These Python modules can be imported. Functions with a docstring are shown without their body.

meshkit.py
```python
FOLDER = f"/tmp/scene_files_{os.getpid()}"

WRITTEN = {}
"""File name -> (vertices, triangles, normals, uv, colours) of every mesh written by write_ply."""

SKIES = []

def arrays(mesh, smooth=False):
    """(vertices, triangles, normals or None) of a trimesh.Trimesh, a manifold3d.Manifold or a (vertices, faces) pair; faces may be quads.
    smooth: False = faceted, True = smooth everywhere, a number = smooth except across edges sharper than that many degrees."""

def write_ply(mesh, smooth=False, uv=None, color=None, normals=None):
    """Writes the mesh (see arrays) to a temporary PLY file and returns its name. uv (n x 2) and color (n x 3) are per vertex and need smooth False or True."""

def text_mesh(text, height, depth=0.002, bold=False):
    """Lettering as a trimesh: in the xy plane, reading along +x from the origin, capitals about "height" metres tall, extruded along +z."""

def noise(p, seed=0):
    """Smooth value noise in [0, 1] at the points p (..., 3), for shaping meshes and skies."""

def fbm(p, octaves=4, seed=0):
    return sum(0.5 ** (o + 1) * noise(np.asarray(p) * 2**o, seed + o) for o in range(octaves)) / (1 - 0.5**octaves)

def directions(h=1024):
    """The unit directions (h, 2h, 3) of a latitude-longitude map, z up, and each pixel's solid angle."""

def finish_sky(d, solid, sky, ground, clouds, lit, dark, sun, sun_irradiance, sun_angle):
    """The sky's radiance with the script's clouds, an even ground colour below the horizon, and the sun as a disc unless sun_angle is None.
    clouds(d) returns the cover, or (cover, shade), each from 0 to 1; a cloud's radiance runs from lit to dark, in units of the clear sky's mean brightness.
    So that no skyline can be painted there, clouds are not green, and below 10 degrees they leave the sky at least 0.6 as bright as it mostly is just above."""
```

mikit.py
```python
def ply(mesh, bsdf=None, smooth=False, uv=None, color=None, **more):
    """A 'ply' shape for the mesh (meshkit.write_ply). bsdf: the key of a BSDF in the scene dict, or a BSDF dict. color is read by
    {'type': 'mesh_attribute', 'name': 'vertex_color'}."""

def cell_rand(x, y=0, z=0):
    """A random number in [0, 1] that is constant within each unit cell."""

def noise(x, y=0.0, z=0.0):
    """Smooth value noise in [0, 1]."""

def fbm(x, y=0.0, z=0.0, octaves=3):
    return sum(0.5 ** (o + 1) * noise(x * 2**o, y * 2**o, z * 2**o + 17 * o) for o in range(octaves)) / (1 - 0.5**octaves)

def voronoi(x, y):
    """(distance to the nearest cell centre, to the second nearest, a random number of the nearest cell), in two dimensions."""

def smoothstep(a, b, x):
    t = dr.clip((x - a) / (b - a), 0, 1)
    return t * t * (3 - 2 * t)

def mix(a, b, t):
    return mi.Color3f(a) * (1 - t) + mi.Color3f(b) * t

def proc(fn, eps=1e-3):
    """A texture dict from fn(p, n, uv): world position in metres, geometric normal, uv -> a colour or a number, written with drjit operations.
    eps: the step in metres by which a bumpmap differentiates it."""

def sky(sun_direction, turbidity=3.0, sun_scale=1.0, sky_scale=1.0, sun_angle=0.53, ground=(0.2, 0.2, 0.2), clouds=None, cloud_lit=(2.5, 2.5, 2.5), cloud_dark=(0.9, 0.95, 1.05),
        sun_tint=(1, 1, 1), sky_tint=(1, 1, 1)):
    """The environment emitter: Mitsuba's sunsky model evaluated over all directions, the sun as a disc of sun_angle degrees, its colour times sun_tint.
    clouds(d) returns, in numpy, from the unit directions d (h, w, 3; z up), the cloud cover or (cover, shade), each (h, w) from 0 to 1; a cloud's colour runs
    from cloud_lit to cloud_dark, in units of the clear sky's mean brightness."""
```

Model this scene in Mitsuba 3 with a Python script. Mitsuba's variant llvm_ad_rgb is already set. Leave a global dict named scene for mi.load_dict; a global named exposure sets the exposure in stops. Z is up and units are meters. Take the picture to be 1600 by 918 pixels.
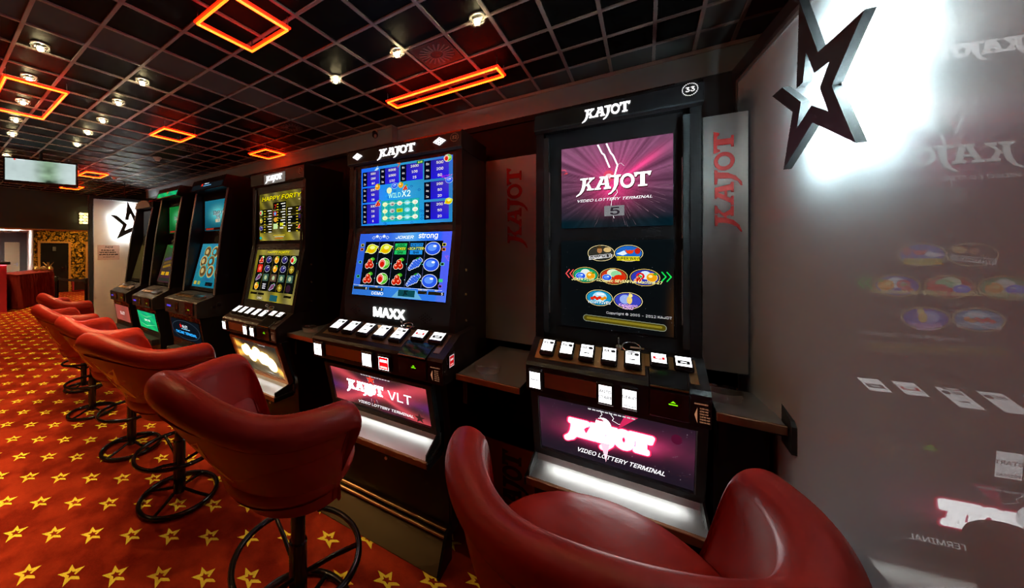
import math, random
import numpy as np
import trimesh, shapely
import mitsuba as mi, drjit as dr
import manifold3d as m3
from shapely.geometry import Polygon, Point, LineString, box as sbox
from shapely import affinity
import mikit, meshkit
T = mi.ScalarTransform4f
rng = random.Random(7); nrng = np.random.default_rng(7)
scene, labels = {'type': 'scene'}, {}

# ------------------------------------------------------------------ camera, light level
EYE = 1.40
YAW = math.radians(-35.905)
FPX = 538.67
fx, fy = math.sin(YAW), math.cos(YAW)
scene['camera'] = {'type': 'perspective', 'fov': math.degrees(2*math.atan(800/FPX)), 'fov_axis': 'x', 'near_clip': 0.02, 'far_clip': 100.0,
                   'principal_point_offset_x': (800-620)/1600, 'principal_point_offset_y': (459-390)/918,
                   'to_world': T().look_at(origin=[0, 0, EYE], target=[fx, fy, EYE], up=[0, 0, 1])}
exposure = 4.0
K = 1/16              # all radiances below are given in picture units; the exposure brings them back
STAR_LED = 430.0        # white LEDs behind the star signs
NEON = (20.0, 0.60, 0.02)  # red-orange light tubes on the ceiling
SPOT = 1.7             # warm ceiling spots
CEIL = 2.25
WALL_Y = 1.95

# ------------------------------------------------------------------ helpers
def lin(c):
    if isinstance(c, str): c = [int(c[i:i+2], 16)/255 for i in (0, 2, 4)]
    c = np.asarray(c, float)
    return np.where(c < 0.04045, c/12.92, ((c+0.055)/1.055)**2.4)

def numbered(k):
    if k not in USED: USED.add(k); return k
    i = 1
    while f'{k}_{i:03d}' in USED: i += 1
    k = f'{k}_{i:03d}'; USED.add(k); return k
USED = set()

def thing(name, label, cat, group=None):
    k = numbered(name); labels[k] = {'label': label, 'category': cat}
    if group: labels[k]['group'] = group
    return k

def put(key, mesh, mat, smooth=False, to_world=None, **kw):
    d = mikit.ply(mesh, mat, smooth=smooth, **kw)
    if to_world is not None: d['to_world'] = to_world
    scene[key] = d; return key

def part(parent, name, mesh, mat, smooth=False, label=None, **kw):
    k = numbered(parent + '__' + name)
    if label: labels[k] = {'label': label}
    return put(k, mesh, mat, smooth, **kw)

def struct(name, mesh, mat, smooth=False, label=None, parent=None, **kw):
    k = numbered((parent + '__' if parent else '') + name)
    if not parent:
        labels[k] = {'kind': 'structure'}
        if label: labels[k]['label'] = label
    return put(k, mesh, mat, smooth, **kw)

def cat(ms): return trimesh.util.concatenate([m for m in ms if m is not None])

def bx(x0, x1, y0, y1, z0, z1, c=0.0):
    """box, with chamfered edges when c > 0"""
    if x0 > x1: x0, x1 = x1, x0
    if y0 > y1: y0, y1 = y1, y0
    if z0 > z1: z0, z1 = z1, z0
    if c <= 0:
        return trimesh.creation.box(bounds=[[x0, y0, z0], [x1, y1, z1]])
    c = min(c, .49*(x1-x0), .49*(y1-y0), .49*(z1-z0))
    P = []
    for x, sx in ((x0, c), (x1, -c)):
        for y, sy in ((y0, c), (y1, -c)):
            for z, sz in ((z0, c), (z1, -c)):
                P += [(x, y+sy, z+sz), (x+sx, y, z+sz), (x+sx, y+sy, z)]
    return trimesh.convex.convex_hull(np.array(P))

def prism(profile, x0, x1):
    """polygon in (y, z) extruded along x"""
    p = Polygon(profile)
    if not p.is_valid: p = p.buffer(0)
    m = trimesh.creation.extrude_polygon(p, x1-x0, engine='earcut')
    v = m.vertices
    m.vertices = np.column_stack([v[:, 2]+x0, v[:, 0], v[:, 1]])
    return m

def slab(poly, h, M):
    """shapely polygon extruded by h, placed with the 4x4 matrix M"""
    gs = getattr(poly, 'geoms', [poly])
    m = cat([trimesh.creation.extrude_polygon(g, h, engine='earcut') for g in gs if g.area > 1e-9])
    m.apply_transform(M); return m

def frame(o, ex, ey):
    ex = np.asarray(ex, float); ey = np.asarray(ey, float)
    ex = ex/np.linalg.norm(ex); ey = ey-ex*(ex@ey); ey /= np.linalg.norm(ey)
    M = np.eye(4); M[:3, 0], M[:3, 1], M[:3, 2], M[:3, 3] = ex, ey, np.cross(ex, ey), o
    return M

def tube(pts, r, n=8, closed=False):
    P = np.asarray(pts, float); N = len(P)
    R = np.broadcast_to(np.asarray(r, float), (N,))
    if closed: tn = np.roll(P, -1, 0)-np.roll(P, 1, 0)
    else: tn = np.gradient(P, axis=0)
    tn /= np.maximum(np.linalg.norm(tn, axis=1, keepdims=True), 1e-12)
    a = np.array([0, 0, 1.0]) if abs(tn[0, 2]) < .9 else np.array([1.0, 0, 0])
    V = []
    for i in range(N):
        a = a-tn[i]*(a@tn[i]); a /= np.linalg.norm(a); b = np.cross(tn[i], a)
        t = np.arange(n)*2*math.pi/n
        V.append(P[i]+R[i]*(np.cos(t)[:, None]*a+np.sin(t)[:, None]*b))
    V = np.concatenate(V); F = []
    for i in range(N if closed else N-1):
        j = (i+1) % N
        for k in range(n):
            l = (k+1) % n
            F += [(i*n+k, i*n+l, j*n+l), (i*n+k, j*n+l, j*n+k)]
    if not closed:
        V = np.vstack([V, P[0], P[-1]]); c0, c1 = len(V)-2, len(V)-1
        for k in range(n):
            l = (k+1) % n
            F += [(c0, l, k), (c1, (N-1)*n+k, (N-1)*n+l)]
    return trimesh.Trimesh(V, F, process=False)

def ring(c, R, r, n=48, m=8, ax='z'):
    t = np.arange(n)*2*math.pi/n
    p = np.zeros((n, 3))
    i, j = {'z': (0, 1), 'x': (1, 2), 'y': (0, 2)}[ax]
    p[:, i] = R*np.cos(t); p[:, j] = R*np.sin(t)
    return tube(p+np.asarray(c), r, m, closed=True)

def lathe(prof, n=32, c=(0, 0, 0)):
    m = trimesh.creation.revolve(np.asarray(prof, float), sections=n)
    m.apply_translation(c); return m

def quad(a, b, c, d): return trimesh.Trimesh([a, b, c, d], [[0, 1, 2], [0, 2, 3]], process=False)

# ------------------------------------------------------------------ materials
def rgb(*c): return {'type': 'rgb', 'value': list(map(float, c))}
def principled(key, c, rough=.5, metal=0., spec=.5, **kw):
    scene[key] = {'type': 'twosided', 'bsdf': {'type': 'principled', 'base_color': c if isinstance(c, dict) else rgb(*c), 'roughness': rough if isinstance(rough, dict) else float(rough), 'metallic': float(metal), 'specular': float(spec), **kw}}
def bumped(key, inner, tex, scale=1.0):
    scene[key] = {'type': 'twosided', 'bsdf': {'type': 'bumpmap', 'arbitrary': tex, 'scale': float(scale), 'bsdf': inner}}
def pr(c, rough=.5, metal=0., spec=.5, **kw):
    return {'type': 'principled', 'base_color': c if isinstance(c, dict) else rgb(*c), 'roughness': float(rough), 'metallic': float(metal), 'specular': float(spec), **kw}

principled('m_black', (.008, .008, .009), .30, spec=.4)
principled('m_black_satin', (.018, .019, .020), .45)
principled('m_teal_black', (.018, .026, .028), .38)
principled('m_brown_black', (.013, .006, .005), .38, spec=.35)
principled('m_matte_black', (.008, .008, .009), .7, spec=.2)
principled('m_black_gloss', (.004, .004, .004), .08, clearcoat=.5)
principled('m_black_tube', (.006, .006, .006), .14)
principled('m_chrome', (.75, .75, .75), .15, 1.)
principled('m_gold', (.80, .58, .28), .25, 1.)
principled('m_bronze', (.45, .26, .14), .35, 1.)
principled('m_grid', (.30, .27, .25), .45)
principled('m_tile_black', (.002, .002, .002), .55, spec=.08)
principled('m_tile_grey', (.085, .095, .095), .8, spec=.2)
principled('m_tile_vent', (.010, .009, .008), .5)
principled('m_wall_band', (.24, .33, .35), .8, spec=.2)
principled('m_wall_dark', (.005, .003, .003), .6, spec=.15)
principled('m_wall_teal', (.030, .038, .042), .5, spec=.3)
principled('m_bulkhead', (.10, .125, .14), .8, spec=.2)
principled('m_corridor_grey', (.16, .15, .15), .8, spec=.2)
principled('m_corridor_white', (.62, .60, .58), .7, spec=.2)
principled('m_cream_door', (.72, .63, .40), .5)
principled('m_dark_door', (.010, .009, .009), .25)
principled('m_wood_gold', (.50, .25, .07), .4)
principled('m_cloth_red', (.17, .016, .012), .85, spec=.1)
principled('m_counter_red', (.45, .02, .04), .4)
principled('m_plastic_white', (.55, .55, .53), .4)
principled('m_plastic_grey', (.10, .10, .10), .4)
principled('m_red_vinyl', (.45, .016, .012), .45, spec=.2)
principled('m_dark_vinyl', (.02, .008, .006), .4)
principled('m_print_gold', (.75, .42, .08), .5)
principled('m_print_white', (.75, .75, .75), .5)
principled('m_print_bronze', (.50, .30, .18), .5)
principled('m_paper_pink', (.52, .36, .32), .8, spec=.1)
principled('m_print_dark', (.03, .02, .02), .8, spec=.1)
principled('m_deck_gold', (.55, .36, .16), .35, .9)
principled('m_kick', (.10, .07, .035), .38, .8)
principled('m_pine', (.30, .18, .05), .7)
scene['m_glass'] = {'type': 'dielectric', 'int_ior': 1.5, 'ext_ior': 1.0}
scene['m_pane'] = {'type': 'thindielectric', 'int_ior': 1.22, 'ext_ior': 1.0}
scene['m_clear_glass'] = {'type': 'thindielectric', 'int_ior': 1.75, 'ext_ior': 1.0}
scene['m_print'] = {'type': 'twosided', 'bsdf': {'type': 'diffuse', 'reflectance': {'type': 'mesh_attribute', 'name': 'vertex_color'}}}

def f_leather(p, n, uv):
    a = mikit.fbm(p.x*55, p.y*55, p.z*55, 3)
    w = dr.abs(mikit.noise(p.x*26+3, p.y*26, p.z*26)-.5)
    w2 = dr.abs(mikit.noise(p.x*60+9, p.y*60+4, p.z*60)-.5)
    g = mikit.noise(p.x*420, p.y*420, p.z*420)
    return a*.5 + dr.minimum(w*3, .5)*.5 + dr.minimum(w2*3, .5)*.3 + g*.12
bumped('m_leather', pr((.33, .020, .012), .36, spec=.26), mikit.proc(f_leather, eps=8e-4), .0011)
bumped('m_leather_piping', pr((.22, .012, .012), .4), mikit.proc(f_leather, eps=8e-4), .0005)

def f_hex(p, n, uv):
    s = 130.0
    u, v = (p.x+p.y*.5)*s, p.z*s*1.15
    row = dr.floor(v); uu = u+(row-2*dr.floor(row/2))*.5
    du, dv = uu-dr.floor(uu)-.5, v-row-.5
    return mikit.smoothstep(.1, .5, dr.sqrt(du*du+dv*dv))
bumped('m_hex_metal', pr((.74, .74, .70), .30, 1.0), mikit.proc(f_hex, eps=6e-4), .0035)
bumped('m_hex_bronze', pr((.42, .20, .10), .38, .9), mikit.proc(f_hex, eps=6e-4), .0012)
def f_rib(p, n, uv): return .5+.5*dr.sin((p.x+.25*p.y)*900)
bumped('m_ribbed', pr((.80, .81, .80), .42, 1.0), mikit.proc(f_rib, eps=4e-4), .0006)
bumped('m_ribbed_dark', pr((.50, .53, .55), .40, .9), mikit.proc(f_rib, eps=4e-4), .0007)

scene['m_partition'] = {'type': 'twosided', 'bsdf': {'type': 'blendbsdf', 'weight': .15,
    'a': {'type': 'plastic', 'int_ior': 1.6, 'diffuse_reflectance': rgb(.47, .58, .63)},
    'b': {'type': 'roughplastic', 'int_ior': 1.6, 'alpha': .28, 'diffuse_reflectance': rgb(.47, .58, .63)}}}
scene['m_partition_far'] = {'type': 'twosided', 'bsdf': {'type': 'roughplastic', 'int_ior': 1.5, 'alpha': .08, 'diffuse_reflectance': rgb(.74, .70, .67)}}

# carpet: red pile printed with a lattice of outlined gold stars
STAR_C = [(1018, 222), (715, 497), (668, 468), (745, 398), (632, 415), (603, 372), (548, 450), (440, 487), (525, 520), (500, 608), (600, 535),
          (815, 540), (842, 610), (830, 632), (572, 632), (330, 858), (408, 578), (180, 500), (490, 400), (625, 180), (705, 335)]
STAR_M = np.array([[9.41e-5, 2.13e-4], [-8.9e-5, 1.05e-4]])   # filled below from the measured tips
_tips = np.array([(437, 562), (547, 483), (645, 492), (472, 650), (600, 573)], float)
_tw = np.array([(-.048, -.032), (-.064, .017), (-.009, .050), (.039, -.033), (.036, .020)])
_A = np.column_stack([_tips-np.array([535, 565.]), np.ones(5)])
_S = np.linalg.lstsq(_A, _tw, rcond=None)[0]
STAR_W = ((np.array(STAR_C, float)-np.array([617, 499.]))/19.125*4.848) @ _S[:2]
STAR_WL = STAR_W.tolist()
def f_carpet(p, n, uv):
    bxx, byy, ax, ay = .160, .111, -.358, .004
    X, Y = p.x+2.166, p.y-.272
    n0 = dr.round(Y/byy)
    hit = mi.Bool(False)
    for dn in (-1, 0, 1):
        nn = n0+dn
        r = dr.round((X-bxx*nn)/ax)
        lx, ly = X-bxx*nn-ax*r, Y-byy*nn-ay*r
        ins = mi.Bool(False)
        for i in range(len(STAR_W)):
            (x0, y0), (x1, y1) = STAR_WL[i], STAR_WL[(i+1) % len(STAR_WL)]
            if abs(y1-y0) < 1e-9: continue
            cr = ((y0 > ly) != (y1 > ly)) & (lx < (x1-x0)*(ly-y0)/(y1-y0)+x0)
            ins = ins ^ cr
        hit = hit | ins
    w = mikit.fbm(p.x*9, p.y*9, 0, 4); g = mikit.noise(p.x*260, p.y*260)
    red = mikit.mix((.20, .016, .008), (.40, .040, .016), mikit.smoothstep(.25, .75, w)*.8+g*.25)
    gold = mikit.mix((.90, .72, .06), (.98, .84, .10), g)
    return dr.select(hit, gold, red)
scene['m_carpet'] = {'type': 'diffuse', 'reflectance': mikit.proc(f_carpet)}

def f_wallpaper(p, n, uv):
    d1, d2, w = mikit.voronoi(p.y*9, p.z*9)
    e1, e2, w2 = mikit.voronoi(p.y*16+7, p.z*16+3)
    r = .18+.22*w
    ringm = mikit.smoothstep(.10, .04, dr.abs(d1-r)) + mikit.smoothstep(.10, .03, d1)*.7
    ring2 = mikit.smoothstep(.09, .03, dr.abs(e1-.28))*.6
    return mikit.mix((.020, .010, .004), (.80, .42, .05), dr.clip(ringm+ring2, 0, 1))
scene['m_wallpaper'] = {'type': 'diffuse', 'reflectance': mikit.proc(f_wallpaper)}

def glow(c, s=1.0, w=0.0):
    return {'type': 'area', 'radiance': {'type': 'rgb', 'value': [float(x)*s*K for x in c]}, 'sampling_weight': float(w)}
def vglow(w=0.0):
    return {'type': 'area', 'radiance': {'type': 'mesh_attribute', 'name': 'vertex_color'}, 'sampling_weight': float(w)}

# ------------------------------------------------------------------ flat print: pictures on screens and lit glasses
_TXT = {}
def text_tri(s, bold):
    k = (s, bold)
    if k not in _TXT:
        m = meshkit.text_mesh(s, 1.0, depth=.1, bold=bold)
        f = m.faces[m.face_normals[:, 2] > .5]
        used, inv = np.unique(f, return_inverse=True)
        _TXT[k] = (m.vertices[used][:, :2], inv.reshape(-1, 3))
    return _TXT[k]

def arc(cx, cy, rx, ry, n=22, a0=0, a1=360):
    t = np.radians(np.linspace(a0, a1, n))
    return [(cx+rx*math.cos(a), cy+ry*math.sin(a)) for a in t]

KAJOT = [
    [(.12, 1), (.75, 1), (.72, .87), (.60, .83), (.56, .4), (.42, 0), (.15, -.28), (-.22, -.44), (-.24, -.37), (.04, -.15), (.2, .15), (.28, .5), (.29, .82), (.10, .86)],
    [(.54, .40), (.87, .80), (.79, .84), (.80, 1), (1.28, 1), (1.24, .87), (1.10, .82), (.80, .52), (.62, .36)],
    [(.60, .52), (.82, .56), (1.02, .16), (1.2, .14), (1.2, 0), (.64, 0), (.64, .13), (.73, .16)],
    [(1.25, 0), (1.25, .14), (1.37, .17), (1.74, .86), (1.64, .88), (1.64, 1), (2.26, 1), (2.42, .17), (2.53, .14), (2.53, 0), (1.96, 0), (1.96, .13), (2.09, .16), (2.06, .34), (1.74, .34), (1.64, .16), (1.76, .13), (1.76, 0)],
    [(2.45, 1.02), (3.28, 1.02), (3.24, .87), (3.12, .83), (3.06, .3), (2.86, -.1), (2.52, -.4), (2.3, -.44), (2.3, -.37), (2.56, -.2), (2.73, .15), (2.77, .83), (2.45, .87)],
    [(4.18, 1.06), (5.42, 1.06), (5.32, .74), (5.22, .74), (5.12, .88), (4.97, .88), (4.97, .15), (5.12, .13), (5.12, 0), (4.48, 0), (4.48, .13), (4.63, .15), (4.63, .88), (4.46, .88), (4.36, .72), (4.26, .72)]]
_kp = [Polygon(p).buffer(0) for p in KAJOT]
_kp[3] = _kp[3].difference(Polygon([(1.83, .48), (2.05, .48), (2.01, .80), (1.97, .80)]))
_kp.append(Polygon(arc(3.72, .5, .52, .55, 40)).difference(Polygon(arc(3.72, .5, .29, .33, 32))))
KAJOT_POLY = affinity.translate(shapely.union_all(_kp), .24, 0)      # width about 5.66, cap height 1
def kajot(h, w=None, shear=0.0):
    sx = h if w is None else w/5.66
    return affinity.affine_transform(KAJOT_POLY, [sx, shear*h, 0, h, 0, 0])

STAR5 = lambda cx, cy, r, q=.4, rot=90: [(cx+(r if i % 2 == 0 else r*q)*math.cos(math.radians(rot+36*i)), cy+(r if i % 2 == 0 else r*q)*math.sin(math.radians(rot+36*i))) for i in range(10)]

class Pic:
    """a flat coloured picture w x h metres, drawn bottom-left up, in layers"""
    def __init__(s, w, h): s.w, s.h, s.V, s.F, s.C, s.L, s.n = w, h, [], [], [], 0, 0
    def tri(s, v, f, c):
        v = np.asarray(v, float); c = np.broadcast_to(np.asarray(c, float), (len(v), 3))
        s.V.append(np.column_stack([v, np.full(len(v), s.L*6e-5)])); s.F.append(np.asarray(f)+s.n); s.C.append(c); s.n += len(v); s.L += 1
        return s
    def bg(s, fn, nx=60, ny=44, rect=None):
        x0, y0, x1, y1 = rect or (0, 0, s.w, s.h)
        X, Y = np.meshgrid(np.linspace(x0, x1, nx), np.linspace(y0, y1, ny))
        c = np.clip(fn((X-x0)/(x1-x0), (Y-y0)/(y1-y0)), 0, 30)
        i = np.arange(nx*ny).reshape(ny, nx)
        a, b, d, e = i[:-1, :-1].ravel(), i[:-1, 1:].ravel(), i[1:, 1:].ravel(), i[1:, :-1].ravel()
        return s.tri(np.column_stack([X.ravel(), Y.ravel()]), np.vstack([np.column_stack([a, b, d]), np.column_stack([a, d, e])]), c.reshape(-1, 3))
    def poly(s, p, c, g=1.0):
        if not hasattr(p, 'geom_type'): p = Polygon(p)
        if not p.is_valid: p = p.buffer(0)
        V, F, n = [], [], 0
        for q in getattr(p, 'geoms', [p]):
            if q.area < 1e-10: continue
            v, f = trimesh.creation.triangulate_polygon(q, engine='earcut')
            V.append(v); F.append(f+n); n += len(v)
        if not V: return s
        V, F = np.vstack(V), np.vstack(F)
        a = V[F]; ar = (a[:, 1, 0]-a[:, 0, 0])*(a[:, 2, 1]-a[:, 0, 1])-(a[:, 1, 1]-a[:, 0, 1])*(a[:, 2, 0]-a[:, 0, 0])
        F[ar < 0] = F[ar < 0][:, ::-1]
        return s.tri(V, F, lin(c)*g)
    def rect(s, x0, y0, x1, y1, c, g=1.0): return s.poly([(x0, y0), (x1, y0), (x1, y1), (x0, y1)], c, g)
    def ell(s, cx, cy, rx, ry, c, g=1.0, n=22): return s.poly(arc(cx, cy, rx, ry, n), c, g)
    def line(s, pts, w, c, g=1.0): return s.poly(LineString(pts).buffer(w/2, cap_style=2, join_style=2), c, g)
    def text(s, t, x, y, h, c, g=1.0, bold=True, anchor='l', shear=0., sx=1., rot=0., fit=None):
        v, f = text_tri(t, bold); v = v*h
        if fit: sx = (fit-shear*h)/v[:, 0].max()
        v = np.column_stack([v[:, 0]*sx+shear*v[:, 1], v[:, 1]])
        wd = v[:, 0].max()
        v[:, 0] -= {'l': 0, 'c': wd/2, 'r': wd}[anchor]
        if rot: cr, sr = math.cos(rot), math.sin(rot); v = np.column_stack([v[:, 0]*cr-v[:, 1]*sr, v[:, 0]*sr+v[:, 1]*cr])
        return s.tri(v+np.array([x, y]), f, lin(c)*g)
    def geo(s, g, x, y, c, k=1.0): return s.poly(affinity.translate(g, x, y), c, k)
    # --- symbols, centred, about r tall and wide
    def lemon(s, x, y, r, c='d8e010'):
        b = Polygon(arc(x, y, r*.85, r*.66)).union(Polygon([(x+r*.5, y+r*.5), (x+r*1.1, y+r*.32), (x+r*.7, y-r*.1)])).union(Polygon([(x-r*.5, y-r*.5), (x-r*1.05, y-r*.5), (x-r*.75, y+r*.05)]))
        s.poly(b.buffer(r*.08), 'f0f0d0'); s.poly(b, c); s.ell(x-.1*r, y-.25*r, r*.6, r*.34, 'f0b800'); return s.ell(x+.1*r, y+.2*r, r*.45, r*.28, 'f4f890')
    def plum(s, x, y, r, c='2858e8', d='6098ff'):
        s.ell(x, y, r*1.04, r*.82, 'd8dce8'); s.ell(x, y, r*.95, r*.74, c); s.ell(x-.1*r, y+.1*r, r*.6, r*.42, d); return s.ell(x+.25*r, y+.28*r, r*.24, r*.14, 'f0f8ff')
    def cherry(s, x, y, r):
        o = [(x-.42*r, y-.38*r), (x+.32*r, y-.32*r), (x+.02*r, y+.22*r)]
        s.poly(shapely.union_all([Point(*q).buffer(r*.48) for q in o]), 'f0e0d0')
        s.ell(x+.42*r, y+.66*r, r*.42, r*.28, '40b020'); s.ell(x+.2*r, y+.62*r, r*.26, r*.16, 'a8e060')
        for q in o: s.ell(*q, r*.4, r*.4, 'c82008'); s.ell(q[0]-.08*r, q[1]+.12*r, r*.2, r*.16, 'ff7850'); s.ell(q[0]-.1*r, q[1]+.16*r, r*.08, r*.06, 'fff0e0')
        return s
    def melon(s, x, y, r):
        s.ell(x+.05*r, y, r*1.0, r*.86, 'e8f0d8'); s.ell(x+.12*r, y, r*.88, r*.76, '50b828'); s.ell(x+.35*r, y+.1*r, r*.5, r*.4, 'a0e070')
        s.ell(x-.3*r, y, r*.62, r*.72, 'f0f4d8'); s.ell(x-.3*r, y, r*.5, r*.6, 'f08070'); return s.ell(x-.3*r, y-.1*r, r*.36, r*.4, 'd81808')
    def grapes(s, x, y, r, c='3060e0'):
        q = [(x+(i-j*.0)*.36*r-.62*r+.18*r*j, y-.55*r+.28*r*j+.16*r*i) for j in range(4) for i in range(4-(j == 3))]
        s.poly(shapely.union_all([Point(*p).buffer(r*.29) for p in q]), 'd0dcf0')
        s.ell(x+.5*r, y+.62*r, r*.4, r*.26, '30a020'); s.ell(x+.62*r, y+.3*r, r*.34, r*.34, '48c030')
        for p in q: s.ell(*p, r*.22, r*.22, c, n=12); s.ell(p[0]-.04*r, p[1]+.05*r, r*.09, r*.08, 'd8e8ff', n=8)
        return s
    def orange(s, x, y, r, c='f0a010'):
        s.ell(x, y, r*.82, r*.82, 'f8e0a0'); s.ell(x, y, r*.74, r*.74, c); s.ell(x-.2*r, y+.2*r, r*.3, r*.26, 'ffe890'); return s.ell(x+.5*r, y+.6*r, r*.3, r*.2, '50a020')
    def mesh(s, M, mul=1.0):
        v = np.vstack(s.V); v = v @ M[:3, :3].T + M[:3, 3]
        return trimesh.Trimesh(v, np.vstack(s.F), process=False), np.vstack(s.C)*mul*K

def show(parent, name, pic, M, mul=1.0, glass=True, label=None):
    m, c = pic.mesh(M, mul)
    k = part(parent, name, m, 'm_print', label=label, color=c, emitter=vglow())
    if glass:
        o, ex, ey, n = M[:3, 3], M[:3, 0]*pic.w, M[:3, 1]*pic.h, M[:3, 2]*.012
        part(k, 'glass', quad(o+n, o+ex+n, o+ex+ey+n, o+ey+n), 'm_pane')
    return k

# ------------------------------------------------------------------ the setting
struct('floor', quad((-22, -3.2, 0), (2.2, -3.2, 0), (2.2, 6.0, 0), (-22, 6.0, 0)), 'm_carpet')

# ceiling: slab, metal grid bars and lay-in tiles
XL = [.40, .284, .164, .026, -.135, -.30, -.462, -.641, -.833, -1.031, -1.243, -1.459, -1.667, -1.886, -2.102, -2.322, -2.517, -2.751]
while XL[-1] > -7.0: XL.append(XL[-1]-.225)
XL = [.52, .64] + sorted(XL, reverse=True)[0:] if False else sorted(XL + [.52, .64, .76])
YL = [1.779, 1.607, 1.419, 1.206, .999, .796, .599, .403, .223, .04, -.15]
YL = sorted(YL + [1.945])
struct('ceiling', bx(-7.2, 2.2, -3.2, 2.2, CEIL+.02, CEIL+.10), 'm_matte_black')
for y in YL[:-1]:
    struct('grid_bar', bx(XL[0], XL[-1], y-.006, y+.006, CEIL-.004, CEIL+.006), 'm_grid', parent='ceiling')
for x in XL:
    struct('grid_bar', bx(x-.006, x+.006, YL[0], YL[-1], CEIL-.0045, CEIL+.0055), 'm_grid', parent='ceiling')
_unit = bx(-.5, .5, -.5, .5, 0, .006)
_td = mikit.ply(_unit, 'm_tile_black'); _tg = mikit.ply(_unit, 'm_tile_grey')
_cells, _rest = [], []
GREYCOL = (-1.886, -1.667)
for i in range(len(XL)-1):
    for j in range(len(YL)-1):
        x0, x1, y0, y1 = XL[i], XL[i+1], YL[j], YL[j+1]
        xc, yc = (x0+x1)/2, (y0+y1)/2
        vis = yc > .05 and (xc*fx+yc*fy) > .1
        _cells.append((0 if vis else 1, xc*xc+yc*yc, x0, x1, y0, y1))
_cells.sort()
VENTS = [(-2.0, 1.52), (-3.1, 1.3), (-.73, 1.3)]
for n, (_, _, x0, x1, y0, y1) in enumerate(_cells):
    xc, yc = (x0+x1)/2, (y0+y1)/2
    grey = abs(xc+1.776) < .06 or yc > 1.78 or xc > .1 or (yc < 1.0 and abs(xc+5.3) < .12)
    if n < 285:
        d = dict(_tg if grey else _td)
        d['to_world'] = T().translate([xc, yc, CEIL+.002]).scale([x1-x0-.006, y1-y0-.006, 1])
        scene[numbered('ceiling__tile')] = d
    else:
        _rest.append(bx(x0+.003, x1-.003, y0+.003, y1-.003, CEIL+.002, CEIL+.008))
if _rest:
    k = struct('ceiling__far_tile', cat(_rest), 'm_tile_black', parent=None); labels[k] = {'kind': 'stuff', 'label': 'small black ceiling tiles receding to the far end'}
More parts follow.
